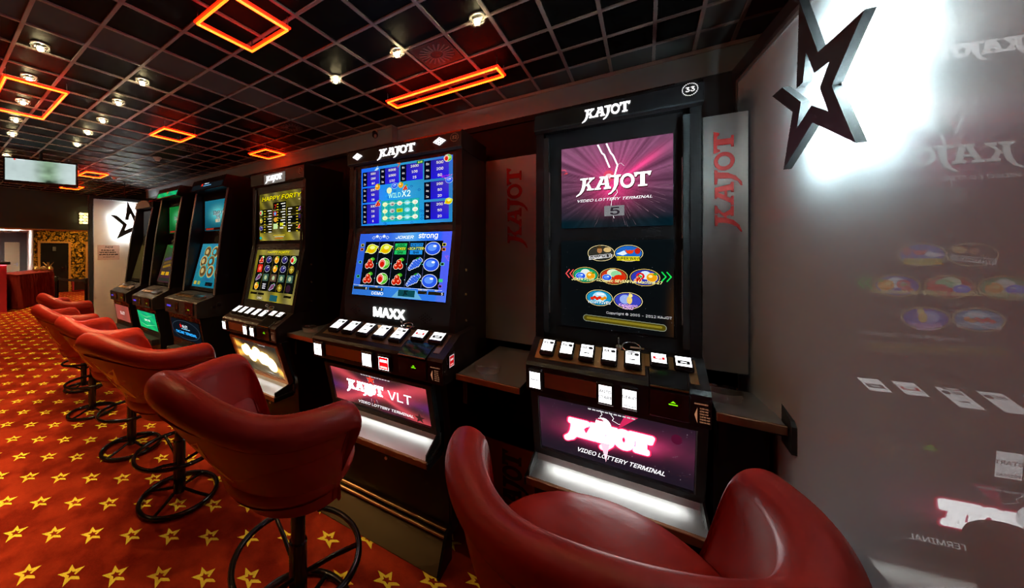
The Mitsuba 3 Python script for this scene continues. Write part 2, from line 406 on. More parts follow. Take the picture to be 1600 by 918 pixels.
for vx, vy in VENTS:
    i = max(a for a in range(len(XL)-1) if XL[a] <= vx); j = max(a for a in range(len(YL)-1) if YL[a] <= vy)
    x0, x1, y0, y1 = XL[i]+.012, XL[i+1]-.012, YL[j]+.012, YL[j+1]-.012
    xc, yc, R = (x0+x1)/2, (y0+y1)/2, min(x1-x0, y1-y0)*.46
    fins = [bx(-.004, .004, R*.35, R*.98, -.004, .002) for _ in range(20)]
    for q, fm in enumerate(fins):
        fm.apply_transform(trimesh.transformations.rotation_matrix(q*math.pi/10, [0, 0, 1])); fm.apply_translation([xc, yc, CEIL])
    v = thing('air_vent', ['square swirl air vent in the ceiling above the third machine from the right', 'square swirl air vent in the ceiling near the smoke detectors', 'square swirl air vent in the ceiling behind the long red neon bar'][VENTS.index((vx, vy))], 'vent', None)
    part(v, 'plate', bx(x0, x1, y0, y1, CEIL-.003, CEIL+.002), 'm_tile_vent')
    part(v, 'fins', cat(fins), 'm_plastic_grey')

# wall behind the machines: dark panelling, pale band under the ceiling with a boxed-out stretch
struct('wall_back', bx(-7.2, 2.2, WALL_Y, WALL_Y+.1, 0, CEIL+.1), 'm_wall_dark')
struct('band', bx(-1.395, 1.0, WALL_Y-.012, WALL_Y+.01, 2.13, CEIL-.005), 'm_wall_band', parent='wall_back')
struct('boxed_band', bx(-5.75, -1.395, WALL_Y-.075, WALL_Y+.01, 2.13, CEIL-.005), 'm_wall_band', parent='wall_back')
struct('edge_trim', bx(-1.395, 1.0, WALL_Y-.02, WALL_Y, CEIL-.02, CEIL-.004), 'm_grid', parent='wall_back')
struct('edge_trim', bx(-5.75, -1.395, WALL_Y-.084, WALL_Y-.07, CEIL-.02, CEIL-.004), 'm_grid', parent='wall_back')
struct('dark_panel', bx(.10, 1.0, WALL_Y-.006, WALL_Y, .9, 2.13), 'm_wall_teal', parent='wall_back')
struct('panel_joint', bx(-1.4, .10, WALL_Y-.012, WALL_Y, 2.10, 2.13), 'm_wall_dark', parent='wall_back')

# right-hand partition: glossy grey board in a dark frame, star sign in front of it
PN = np.array([.9925, .122, 0]); PT = np.array([.122, -.9925, 0])      # normal away from the machines; direction towards the viewer
PO = np.array([.285, 1.57, 0.])
def onp(s, z, off=0.0): return PO+PT*s-PN*off+np.array([0, 0, z])
def pbox(s0, s1, z0, z1, o0, o1, c=0):
    m = bx(s0, s1, -o1, -o0, z0, z1, c)      # x = along PT, y = along PN
    M = np.eye(4); M[:3, 0], M[:3, 1], M[:3, 2], M[:3, 3] = PT, PN, [0, 0, 1], PO
    m.apply_transform(M)
    if np.linalg.det(M[:3, :3]) < 0: m.invert()
    return m
S_BACK, S_FRONT, P_TOP = -.15, 1.75, 2.01
wr = thing('partition_panel', 'tall glossy grey partition board on the right that mirrors the nearest machine', 'partition')
part(wr, 'board', pbox(S_BACK, S_FRONT, 0, P_TOP, -.03, 0), 'm_partition')
part(wr, 'frame', cat([pbox(S_BACK-.02, S_FRONT, P_TOP, P_TOP+.045, -.04, .012, .003), pbox(S_BACK-.03, S_BACK, 0, P_TOP+.045, -.04, .006, .003)]), 'm_brown_black')
part(wr, 'edge_strip', pbox(S_BACK, S_FRONT, P_TOP-.012, P_TOP, 0, .004), 'm_plastic_grey')

# star signs: outlined stars cut from thick board, stood off their wall on pegs and lit from behind
STAR_A = [(0.4, 1.965), (0.472, 1.811), (0.61, 1.816), (0.518, 1.722), (0.587, 1.591), (0.452, 1.671), (0.328, 1.596), (0.371, 1.722), (0.27, 1.798), (0.321, 1.8), (0.407, 1.732), (0.39, 1.678), (0.448, 1.709), (0.507, 1.676), (0.478, 1.734), (0.511, 1.773), (0.459, 1.773), (0.428, 1.833), (0.415, 1.772), (0.388, 1.769)]
def star_sign(name, label, poly, to3, led, n):
    """poly in (s, z) on a wall; to3(s, z, off) -> world, off = distance in front of the wall"""
    t = thing(name, label, 'sign')
    P = Polygon(poly)
    M = np.eye(4); o = to3(0, 0, 0)
    M[:3, 0] = to3(1, 0, 0)-o; M[:3, 1] = [0, 0, 1]; M[:3, 2] = to3(0, 0, 1)-o
    flip = np.linalg.det(M[:3, :3]) < 0
    def place(m, d):
        m = m.copy(); m.apply_translation([0, 0, d]); A = M.copy(); A[:3, 3] = o
        m.apply_transform(A)
        return m
    def ext(g, h):
        return cat([trimesh.creation.extrude_polygon(q, h, engine='earcut') for q in getattr(g, 'geoms', [g])])
    # raised ridge: two stacked steps chamfer the front
    body = ext(P, .014)
    bm = place(body, .040)
    part(t, 'outline', bm, 'm_black_satin')
    E = P.buffer(-.0125)
    vs, fs, n0 = [], [], 0
    for q in getattr(E, 'geoms', [E]):
        if q.area < 1e-6: continue
        v, f = trimesh.creation.triangulate_polygon(q, engine='earcut'); vs.append(v); fs.append(f+n0); n0 += len(v)
    v, f = np.vstack(vs), np.vstack(fs)
    V = np.array([to3(a, b, .036) for a, b in v])
    N = np.cross(V[f[:, 1]]-V[f[:, 0]], V[f[:, 2]]-V[f[:, 0]])
    want = to3(0, 0, 0)-to3(0, 0, 1)
    bad = (N @ want) < 0; f[bad] = f[bad][:, ::-1]
    lm = trimesh.Trimesh(V, f, process=False)
    k = part(t, 'back_light', lm, 'm_plastic_white', emitter=glow((.92, 1.0, .98), led, 8.0))
    pegs = []
    for a, b in (poly[1], poly[3], poly[5]):
        c = np.array(P.centroid.coords[0]); q = np.array([a, b])*.8+np.array(Polygon(poly).representative_point().coords[0])*.2
        q = np.array([a, b])
        pegs.append(tube([to3(q[0], q[1]-.0, 0.0), to3(q[0], q[1], .042)], .004, 8))
    part(t, 'peg', pegs[0], 'm_chrome'); part(t, 'peg', pegs[1], 'm_chrome'); part(t, 'peg', pegs[2], 'm_chrome')
star_sign('star_sign', 'large black outlined star sign glowing white from behind on the right partition', STAR_A, lambda s, z, d: onp(s, z, d), STAR_LED, 0)

# left-hand partition at the far end of the row
LX = -5.65
wl = thing('partition_panel', 'pale partition board in a black frame behind the farthest machine', 'partition')
part(wl, 'board', bx(LX-.04, LX, 1.275, WALL_Y-.01, .0, 2.045), 'm_partition_far')
part(wl, 'frame', cat([bx(LX-.05, LX+.015, 1.235, 1.275, 0, 2.085, .003), bx(LX-.05, LX+.015, 1.275, WALL_Y-.01, 2.045, 2.085, .003)]), 'm_black_satin')
# the same sign, turned: similarity that carries the right sign's tips to the measured ones
src = np.array([STAR_A[6], STAR_A[8], STAR_A[7], STAR_A[5]]); dst = np.array([(1.500, 1.541), (1.432, 1.867), (1.576, 1.680), (1.662, 1.667)])
B = np.column_stack([src-src.mean(0), np.ones(4)])
L = np.linalg.lstsq(B, dst, rcond=None)[0]
STAR_B = [tuple(np.r_[np.array(p)-src.mean(0), 1] @ L) for p in STAR_A]
cx_, cz_ = np.mean(np.array(STAR_B), 0)
STAR_B = [(min(max(a, 1.30), 1.93), min(b, 2.035)) for a, b in STAR_B]
star_sign('star_sign', 'black outlined star sign glowing white on the far pale partition', STAR_B, lambda s, z, d: np.array([LX+d, s, z]), STAR_LED*.50, 1)
n_ = thing('notice_sheet', 'pink notice sheet with printed lines stuck on the far pale partition', 'notice')
nM = frame((LX+.001, 1.318, 1.27), (0, 1, 0), (0, 0, 1)); NW, NH = .225, .19
nb = bx(LX+.0005, LX+.003, 1.318, 1.318+NW, 1.27, 1.27+NH); part(n_, 'sheet', nb, 'm_paper_pink')
np_ = Pic(NW, NH)
np_.geo(kajot(.020, .09), .07, .155, '000000')
for r, (a, b) in enumerate(((.035, .185), (.02, .20), (.015, .21))):
    x = a
    while x < b-.012:
        w = .012+rng.random()*.03; np_.rect(x, .118-r*.028, min(x+w, b), .131-r*.028, '000000'); x += w+.006
np_.rect(.05, .035, .17, .041, '000000')
m_, c_ = np_.mesh(frame((LX+.0036, 1.318, 1.27), (0, 1, 0), (0, 0, 1)))
part(n_, 'print', m_, 'm_print_dark')

# far end: bulkhead, patterned wall with dark doors, corridor with a cream door
struct('bulkhead', bx(-7.35, -7.1, -3.2, WALL_Y+.3, 1.70, CEIL+.1), 'm_bulkhead')
struct('trim_1', bx(-7.36, -7.095, -3.2, WALL_Y+.3, 1.69, 1.705), 'm_wood_gold')
struct('wall_far', bx(-15.9, -15.7, 2.10, 6.0, 0, 2.9), 'm_wallpaper')
struct('ceiling_far', bx(-22, -7.2, -3.2, 6.0, 2.9, 3.0), 'm_bulkhead')
struct('wall_corridor_side', trimesh.convex.convex_hull(np.array([(a, b, z) for z in (0, 2.9) for a, b in ((-15.72, 2.08), (-15.72, 2.2), (-21.1, 2.62), (-21.1, 2.75))])), 'm_corridor_white')
struct('wall_corridor_end', bx(-21.2, -21.0, -3.2, 2.75, 0, 2.9), 'm_corridor_grey')
cc = struct('ceiling_corridor', bx(-21, -15.9, -3.2, 2.6, 2.12, 2.2), 'm_corridor_white')
for i in range(3):
    for j in range(3):
        struct('panel', bx(-20.9+i*1.62, -19.34+i*1.62, -.6+j*1.02, .38+j*1.02, 2.105, 2.122), 'm_corridor_white', parent='ceiling_corridor')
def door(name, x, y0, y1, h, mat, fmat, lab, hs=1):
    struct(name, bx(x, x+.03, y0, y1, 0, h), mat, label=lab)
    f = .06
    struct('door_frame', cat([bx(x, x+.05, y0-f, y0, 0, h+f), bx(x, x+.05, y1, y1+f, 0, h+f), bx(x, x+.05, y0, y1, h, h+f)]), fmat, parent=name)
    yh = y1-.07 if hs > 0 else y0+.07
    struct('door_handle', cat([bx(x+.03, x+.05, yh-.02, yh+.02, .72, .88, .004), bx(x+.04, x+.06, yh-(.1 if hs > 0 else 0), yh+(0 if hs > 0 else .1), .80, .825, .004)]), 'm_chrome', parent=name)
door('door_1', -15.7, 2.24, 2.90, 1.62, 'm_dark_door', 'm_wood_gold', 'dark door in a gold frame in the patterned far wall')
struct('door_sign', bx(-15.67, -15.66, 2.52, 2.60, 1.36, 1.50), 'm_plastic_grey', parent='door_1')
door('door_2', -15.7, 3.40, 4.2, 1.62, 'm_dark_door', 'm_wood_gold', 'second dark door at the right end of the patterned far wall', -1)
door('door_3', -21.0, 1.98, 2.40, 1.71, 'm_cream_door', 'm_corridor_grey', 'cream door at the end of the corridor')
t = thing('niche_cabinet', 'low dark red cabinet against the patterned wall between the two dark doors', 'cabinet')
part(t, 'body', bx(-15.7, -15.45, 2.98, 3.30, .02, .40, .01), 'm_counter_red')
part(t, 'door', bx(-15.45, -15.435, 3.0, 3.28, .05, .37, .004), 'm_dark_vinyl')
# bar counter and the machine on it
t = thing('bar_counter', 'red-lit bar counter at the far left edge', 'counter')
part(t, 'body', bx(-12.6, -11.6, -.6, 1.13, 0, 1.07), 'm_counter_red')
part(t, 'worktop', bx(-12.65, -11.52, -.6, 1.18, 1.07, 1.13, .008), 'm_black_gloss')
part(t, 'light_strip', bx(-11.58, -11.56, -.6, 1.12, 1.045, 1.065), 'm_plastic_white', emitter=glow((3.0, .25, .35), 1.2, .5))
part(t, 'plinth', bx(-12.6, -11.62, -.6, 1.08, 0, .04), 'm_wood_gold')
t = thing('display_case', 'tall dark display case with lit shelves standing on the bar counter', 'display case')
part(t, 'body', bx(-12.5, -12.1, .1, .99, 1.13, 1.92, .01), 'm_black_satin')
for z, c in ((1.62, (.25, .9, .75)), (1.36, (.5, .35, .45))):
    part(t, 'lit_shelf', bx(-12.1, -12.09, .2, .88, z, z+.22), 'm_plastic_white', emitter=glow(c, .9))
part(t, 'drawer', bx(-12.1, -12.07, .14, .96, 1.15, 1.27, .006), 'm_wood_gold')
# table with a pleated red cloth, pine cone and sprig decoration
P1, P2, P0 = np.array([-11.9, 1.33]), np.array([-13.35, 2.16]), np.array([-13.2, 1.18])
P3 = P0+P2-P1
TH = .80
t = thing('cloth_table', 'table in a pleated dark red cloth standing at the far end of the room', 'table')
def skirt(a, b, n=13, amp=.05):
    u = np.linspace(0, 1, n*4+1); d = b-a; nn = np.array([-d[1], d[0]])/np.linalg.norm(d)
    if nn @ (a-(P1+P2+P0+P3)/4) < 0: nn = -nn
    V, F = [], []
    for z, k in ((TH, .2), (TH-.12, .8), (.02, 1.5)):
        off = (np.sin(u*n*2*math.pi)+.3*np.sin(u*n*5.1))*amp*k
        V.append(np.column_stack([a[0]+d[0]*u+nn[0]*off, a[1]+d[1]*u+nn[1]*off, np.full(len(u), z)]))
    m = len(u)
    for r in range(2):
        for i in range(m-1): F += [(r*m+i, (r+1)*m+i, (r+1)*m+i+1), (r*m+i, (r+1)*m+i+1, r*m+i+1)]
    return trimesh.Trimesh(np.vstack(V), F, process=False)
part(t, 'cloth_skirt', cat([skirt(P1, P2), skirt(P0, P1, 7), skirt(P2, P3, 7), skirt(P3, P0)]), 'm_cloth_red', smooth=True)
top = trimesh.creation.extrude_polygon(Polygon([P1, P2, P3, P0]).buffer(.012), .02, engine='earcut'); top.apply_translation([0, 0, TH-.006])
part(t, 'cloth_top', top, 'm_cloth_red')
tc = (P1+P2+P0+P3)/4+np.array([-.1, .3])
t = thing('table_decoration', 'small gold arrangement of cones and sprigs on the red cloth table', 'decoration')
part(t, 'cones', cat([lathe([(0, 0), (.06, .02), (.075, .06), (.05, .12), (0, .15)], 10, (tc[0]+dx, tc[1]+dy, TH+.0145)) for dx, dy in ((0, -.14), (.02, 0), (0, .13))]), 'm_deck_gold')
part(t, 'sprigs', cat([tube([(tc[0], tc[1]+.1, TH+.02), (tc[0]+.02*math.cos(a), tc[1]+.1+.05*math.sin(a), TH+.17), (tc[0]+.05*math.cos(a), tc[1]+.1+.12*math.sin(a), TH+.26)], (.012, .015, .004), 5) for a in np.linspace(0, 6, 7)]), 'm_pine')
# barrier posts and belt
posts = []
for i, (x, y) in enumerate(((-9.76, 1.63), (-8.66, 1.86))):
    t = thing('barrier_post', ['black barrier post beside the cloth table', 'black barrier post next to the black-framed partition'][i], 'barrier post')
    part(t, 'base', lathe([(0, 0), (.15, 0), (.15, .015), (.04, .035), (0, .035)], 24, (x, y, 0)), 'm_black')
    part(t, 'pole', lathe([(0, .03), (.03, .03), (.03, .78), (0, .78)], 16, (x, y, 0)), 'm_black')
    part(t, 'belt_head', lathe([(0, .76), (.04, .76), (.04, .85), (.034, .86), (0, .86)], 16, (x, y, 0)), 'm_black_satin')
    posts.append((x, y))
t = thing('barrier_belt', 'black belt stretched between the two barrier posts', 'belt')
a_, b_ = np.array(posts[0]), np.array(posts[1]); u = np.linspace(.048, .952, 12)
v = [np.r_[a_+(b_-a_)*q, .82-.02*math.sin(math.pi*q)] for q in u]
part(t, 'webbing', trimesh.Trimesh(np.vstack([[p+[0, 0, h] for p in v] for h in (-.025, .025)]), [f for i in range(11) for f in ((i, i+1, 13+i), (i, 13+i, 12+i))], process=False), 'm_black_satin')
# wall light of glowing cubes
t = thing('wall_light', 'glowing yellow wall light made of small cubes beside the black-framed partition', 'lamp')
part(t, 'mount', bx(-7.1, -7.07, 1.43, 1.56, 1.80, 1.975, .004), 'm_black')
for r in range(4):
    for c in range(3):
        part(t, 'cube', bx(-7.07, -7.02, 1.43+c*.045, 1.468+c*.045, 1.80+r*.045, 1.836+r*.045, .005), 'm_plastic_white', emitter=glow((1.0, .72, .25), 3.0 if (r+c) % 2 else 1.5, .1))

# ------------------------------------------------------------------ ceiling lamps
def neon(label, pts, z, r=.0042):
    t = thing('neon_frame', label, 'light')
    P = np.array([(x, y, z) for x, y in pts])
    segs = []
    for i in range(4):
        segs.append(tube([P[i], P[(i+1) % 4]], r, 10))
        s = part(t, 'tube', segs[-1], 'm_plastic_white', smooth=40, emitter=glow(NEON, 1.0, .5))
        a, b = P[i], P[(i+1) % 4]; e = (b-a)/np.linalg.norm(b-a); n = np.array([-e[1], e[0], 0])*.0085; a, b = a-e*.0085, b+e*.0085
        up = np.array([0, 0, .0045])
        part(t, 'diffuser', trimesh.convex.convex_hull(np.array([a+n+up, a-n+up, b+n+up, b-n+up, a+n+up*2.6, a-n+up*2.6, b+n+up*2.6, b-n+up*2.6])), 'm_counter_red', emitter=glow((3.0, .03, .004), 1.0, 0))
    for p in P:
        part(t, 'hanger', tube([p+[0, 0, r], [p[0], p[1], CEIL]], .002, 6), 'm_chrome')
NZ = 2.2
def rect4(x0, x1, y0, y1): return [(x0, y0), (x0, y1), (x1, y1), (x1, y0)]
neon('largest red neon square on the ceiling, at the top of the picture', rect4(-1.29, -1.06, .575, .785), NZ)
neon('long narrow red neon bar on the ceiling above the blue-screen machine', rect4(-1.14, -.535, 1.49, 1.58), NZ)
neon('red neon rectangle on the ceiling above the third machine from the left', rect4(-2.81, -2.58, .945, 1.135), NZ)
neon('small red neon square close to the wall band above the gold-screen machine', rect4(-2.70, -2.47, 1.62, 1.80), NZ)
neon('wide red neon rectangle cut off by the left edge of the picture', rect4(-3.0, -2.41, .23, .44), NZ)
neon('red neon rectangle on the ceiling just right of the television', rect4(-4.96, -4.66, 1.0, 1.175), NZ)
neon('farthest red neon rectangle on the ceiling, right under the television', rect4(-6.15, -5.87, 1.06, 1.23), NZ)

neon('red neon square on the ceiling over the aisle, left of the camera', rect4(-1.62, -1.42, -.55, -.35), NZ)
neon('red neon square on the ceiling behind the camera', rect4(-.75, -.55, -.95, -.75), NZ)
def spot(x, y, label, group, mul=1.0, cut=46.0):
    t = thing('ceiling_spotlight', label, 'spotlight', group)
    z = CEIL
    part(t, 'rim', lathe([(.020, z-.005), (.028, z-.005), (.030, z), (.020, z), (.020, z-.005)], 24, (x, y, 0)), 'm_plastic_grey', smooth=40)
    part(t, 'bulb', lathe([(0, z-.030), (.008, z-.028), (.011, z-.021), (.010, z-.012), (0, z-.008)], 16, (x, y, 0)), 'm_plastic_white', smooth=True, emitter=glow((1.0, .80, .42), 60, .15))
    pet = []
    for q in range(8):
        a = q*math.pi/4; c = bx(-.004, .004, -.004, .004, -.009, .009, .0025)
        c.apply_transform(trimesh.transformations.rotation_matrix(.5, [0, 1, 0])); c.apply_transform(trimesh.transformations.rotation_matrix(a, [0, 0, 1]))
        c.apply_translation([x+.024*math.cos(a), y+.024*math.sin(a), z-.016]); pet.append(c)
    part(t, 'crystals', cat(pet), 'm_glass')
    k = numbered(t+'__beam')
    scene[k] = {'type': 'spot', 'to_world': T().look_at(origin=[x, y, z-.045], target=[x, y, 0], up=[1, 0, 0]), 'intensity': rgb(SPOT*mul*K, SPOT*.66*mul*K, SPOT*.30*mul*K), 'cutoff_angle': cut, 'beam_width': cut*.57, 'sampling_weight': .6 if mul >= 1 else .2}
for i, (x, y) in enumerate([(-2.03, .29), (-2.44, .31), (-2.86, .34), (-3.29, .36), (-3.72, .39)]):
    spot(x, y, ['nearest', 'second nearest', 'third nearest', 'fourth nearest', 'farthest'][i]+' spotlight of the left ceiling row running towards the television', 'spotlights in the left ceiling row')
for i, (x, y) in enumerate([(-2.04, .65), (-2.43, .66), (-2.85, .69), (-3.23, .70), (-3.67, .73)]):
    spot(x, y, ['nearest', 'second nearest', 'third nearest', 'fourth nearest', 'farthest'][i]+' spotlight of the middle ceiling row, right of the television row', 'spotlights in the middle ceiling row')
for i, (x, y) in enumerate([(-1.24, 1.20), (-.86, 1.19), (-.50, 1.19), (-.19, 1.19)]):
    spot(x, y, ['spotlight left of the long red neon bar, nearest to the blue-screen machine', 'spotlight just above the left half of the long red neon bar', 'spotlight above the middle of the long red neon bar', 'spotlight above the rightmost machine'][i], 'spotlights by the long red bar', .14)
# warm down-lights over the aisle and the far end (rows go on behind the television and out of frame)
for x, y in ((-4.6, .45), (-5.6, .45), (-6.5, .5), (-4.6, -.6), (-3.2, -.6), (-5.8, -.6)):
    spot(x, y, 'small starry spotlight over the aisle beyond the television', 'spotlights over the aisle', 1.6)
spot(-4.90, .70, 'wide starry spotlight hidden behind the television, lighting the far pale partition', None, 3.0, 80.0)
for i, (x, y, w) in enumerate(((-9.2, .6, 14), (-11.3, .9, 16), (-13.3, 2.6, 16), (-14.6, 3.6, 10))):
    t = thing('far_downlight', 'round downlight in the ceiling beyond the bulkhead', 'downlight', 'downlights beyond the bulkhead')
    part(t, 'rim', lathe([(.06, 2.89), (.09, 2.89), (.09, 2.9), (.06, 2.9), (.06, 2.89)], 20, (x, y, 0)), 'm_gold')
    scene[numbered(t+'__beam')] = {'type': 'spot', 'to_world': T().look_at(origin=[x, y, 2.88], target=[x, y, 0], up=[1, 0, 0]), 'intensity': rgb(w*K, w*.62*K, w*.25*K), 'cutoff_angle': 70.0, 'beam_width': 40.0}
t = thing('corridor_lamp', 'flat white lamp on the corridor ceiling', 'lamp')
part(t, 'panel', bx(-18.2, -17.4, 1.4, 2.0, 2.08, 2.10), 'm_plastic_white', emitter=glow((1.0, .92, .8), 45, .5))
# round lamp whose lower rim shows at the top edge
t = thing('round_ceiling_lamp', 'round white ceiling lamp cut off by the top edge', 'lamp')
part(t, 'shade', lathe([(0, CEIL-.055), (.09, CEIL-.05), (.115, CEIL-.03), (.115, CEIL), (0, CEIL)], 40, (-.80, .61, 0)), 'm_plastic_white', smooth=40, emitter=glow((1.0, .95, .88), 1.6, .6))

# ------------------------------------------------------------------ television, detectors, camera, wall plate
ta, tb = np.array([-4.36, .415]), np.array([-4.22, .83])
tM = frame((ta[0], ta[1], 1.99), np.r_[tb-ta, 0], (0, 0, 1)); TW, TV_H = float(np.linalg.norm(tb-ta)), .185
t = thing('television', 'flat television hanging from the ceiling at the left, showing a pale blurred picture', 'television')
def inM(m, M): m.apply_transform(M); return m
part(t, 'case', inM(bx(-.012, TW+.012, -.02, TV_H+.014, -.05, -.002, .004), tM), 'm_black')
part(t, 'mount', tube([(-4.31, .62, 2.16), (-4.31, .62, CEIL)], .012, 10), 'm_black')
pc = Pic(TW, TV_H)
def f_tv(u, v):
    g = meshkit.fbm(np.stack([u*5, v*3, u*0], -1), 3, 4)
    base = np.clip(.95-.75*np.exp(-((u-.62)/.16)**2)*(g*1.3)-.25*g+.12*np.sin(u*40)*(g-.4), .05, 1)
    green = np.exp(-((u-.60)/.15)**2)
    return np.stack([base*(.70-.15*green), base*(.85), base*(.83-.28*green)], -1)*.9
pc.bg(f_tv, 60, 30)
pc.ell(.055, TV_H-.006, .006, .006, 'ff2010'); pc.rect(.068, TV_H-.009, .115, TV_H-.003, 'f0f0f0')
show(t, 'screen', pc, tM, 1.0, glass=False)
for i, (x, y) in enumerate(((-4.55, 1.62), (-3.63, 1.70))):
    q = {0: (-5.03, 1.33), 1: (-3.65, 1.28)}[i]
    t = thing('smoke_detector', ['farther smoke detector on the ceiling above the far star sign', 'nearer smoke detector on the ceiling above the green machine'][i], 'smoke detector')
    part(t, 'base', lathe([(0, CEIL-.01), (.035, CEIL-.01), (.035, CEIL), (0, CEIL)], 20, (*q, 0)), 'm_plastic_white')
    part(t, 'head', lathe([(0, CEIL-.035), (.018, CEIL-.032), (.026, CEIL-.01), (0, CEIL-.01)], 20, (*q, 0)), 'm_plastic_white', smooth=30)
t = thing('ceiling_rod', 'thin black rod hanging from the ceiling in front of the far star sign', 'rod')
part(t, 'rod', tube([(-5.3, 1.50, 2.09), (-5.3, 1.50, CEIL)], .006, 8), 'm_black')
part(t, 'plate', lathe([(0, CEIL-.006), (.02, CEIL-.006), (.02, CEIL), (0, CEIL)], 12, (-5.3, 1.50, 0)), 'm_black')
t = thing('security_camera', 'small black security camera on the pale wall band', 'security camera')
cx0, cy0 = -1.52, WALL_Y-.085
part(t, 'base', bx(cx0-.025, cx0+.0, cy0-.006, cy0+.012, 2.215, 2.235, .003), 'm_print_bronze')
part(t, 'body', tube([(cx0-.015, cy0-.01, 2.215), (cx0+.012, cy0-.035, 2.185)], (.016, .02), 12), 'm_black')
part(t, 'lens', tube([(cx0+.012, cy0-.035, 2.185), (cx0+.022, cy0-.045, 2.174)], .010, 12), 'm_plastic_white')
t = thing('wall_plate', 'small white plate on the dark wall between the gold-screen and blue-screen machines', 'sign')
part(t, 'plate', bx(-2.03, -1.935, WALL_Y-.008, WALL_Y, 1.64, 1.735, .002), 'm_plastic_white')
part(t, 'print', cat([bx(-2.015, -1.95, WALL_Y-.0095, WALL_Y-.008, 1.665+q*.02, 1.672+q*.02) for q in range(3)]), 'm_plastic_grey')

# ------------------------------------------------------------------ bar stools: padded leather tub on a column with foot ring
Z_BOT = .545
class Tub:
    """outline of a tub: bottom and rim radius, lean, rim height, extra height at the rear, roll radius, opening"""
    def __init__(s, r0, r1, rp, lean, lh, zr, rear, rho, th1, thm, seat_y, inset=.028):
        s.inset = inset
        s.r0, s.r1, s.rp, s.lean, s.lh, s.zr, s.rear, s.rho, s.t1, s.tm, s.seat_y = r0, r1, rp, lean, lh, zr, rear, rho, math.radians(th1), math.radians(thm), seat_y
    def rim(s, th):
        a = np.degrees(np.abs(th)); return s.zr+s.rear*np.exp(-(a/50)**2)-.022*np.exp(-((a-50)/24)**2)
    def tip(s, th):
        q = np.clip((np.abs(th)-s.t1)/(s.tm-s.t1), 0, 1); return np.maximum(1-q**3.2, 0)**(1/3.2)
    def r(s, h): return s.r0+(s.r1-s.r0)*min(max(h, 0), 1)**s.rp
    def c(s, z): return -s.lean*math.sin(math.pi/2*min(max((z-Z_BOT)/s.lh, 0), 1))
    def pt(s, th, z, off=0.0):
        r = s.r((z-Z_BOT)/.40)+off
        return np.array([r*math.sin(th), -r*math.cos(th)+s.c(z), z])
def stool_shell(B):
    TH1, THM = B.t1, B.tm
    core = np.linspace(-TH1, TH1, 70)
    u = 1-(1-np.linspace(0, 1, 18)[1:])**2.0
    th = np.concatenate([-(TH1+(THM-TH1)*u)[::-1], core, TH1+(THM-TH1)*u])
    V = []
    for t in th:
        e = float(B.tip(t)); ee = max(e, .02)
        zt = .60+(float(B.rim(t))-.60)*ee
        rho = B.rho*(1-.18*min(abs(t)/B.tm, 1)**2)
        hn = (zt-rho-Z_BOT)/(B.zr-rho-Z_BOT)
        prof = []
        for h in np.linspace(0, 1, 14):            # outside, upwards
            z = Z_BOT+(zt-rho*1.75-Z_BOT)*h
            prof.append((B.r((z-Z_BOT)/.40), z))
        rc = B.r(hn)-B.inset; zc = zt-rho
        for a in np.radians(np.linspace(-50, 190, 22)):
            prof.append((rc+rho*math.cos(a), zc+rho*math.sin(a)))
        ri = rc-rho*.985
        for q in np.linspace(0.12, 1, 12):         # inside, downwards
            z = zc-rho*.2+(.60-zc+rho*.2)*q
            prof.append((ri+(.205-ri)*q**1.5+.006*math.sin(q*math.pi), min(z, zc)))
        prof.append((.17, .585)); prof.append((.12, .56))
        P = np.array(prof)
        mid = np.clip((P[:, 0]*0+rc-.012), .12, .4)
        k = ee**.4 if e < 1 else 1.0
        P[:, 0] = np.where(P[:, 1] > .60, mid+(P[:, 0]-mid)*k, P[:, 0])
        V.append(np.column_stack([P[:, 0]*math.sin(t), -P[:, 0]*math.cos(t)+np.array([B.c(z) for z in P[:, 1]]), P[:, 1]]))
    n, m = len(th), len(V[0]); V = np.vstack(V); F = []
    for i in range(n-1):
        for k in range(m):
            l = (k+1) % m
            F += [(i*m+k, (i+1)*m+k, (i+1)*m+l), (i*m+k, (i+1)*m+l, i*m+l)]
    for s, i in ((1, 0), (-1, n-1)):
        c = len(V); V = np.vstack([V, V[i*m:(i+1)*m].mean(0)])
        for k in range(m):
            l = (k+1) % m
            F.append((c, i*m+k, i*m+l) if s > 0 else (c, i*m+l, i*m+k))
    mesh = trimesh.Trimesh(V, F, process=False); mesh.fix_normals()
    return mesh
def on_back(B, poly, z0, off):
    """print on the rear of the tub: poly in metres, x to the right, y up"""
    V, F, n = [], [], 0
    for g in getattr(poly, 'geoms', [poly]):
        v, f = trimesh.creation.triangulate_polygon(g.segmentize(.012), engine='earcut'); V.append(v); F.append(f+n); n += len(v)
    V = np.vstack(V); F = np.vstack(F)
    W = np.array([B.pt(a/.25, z0+b, off) for a, b in V])
    N = np.cross(W[F[:, 1]]-W[F[:, 0]], W[F[:, 2]]-W[F[:, 0]]); bad = N[:, 1] > 0; F[bad] = F[bad][:, ::-1]
    return trimesh.Trimesh(W, F, process=False)
def text_poly(s, h, bold=True):
    v, f = text_tri(s, bold)
    return shapely.union_all([Polygon(v[t]*h) for t in f])
star = affinity.scale(Polygon(STAR_W).buffer(0), 2.0, 2.0, origin=(0, 0)); star = affinity.rotate(star, 90, origin=(0, 0))
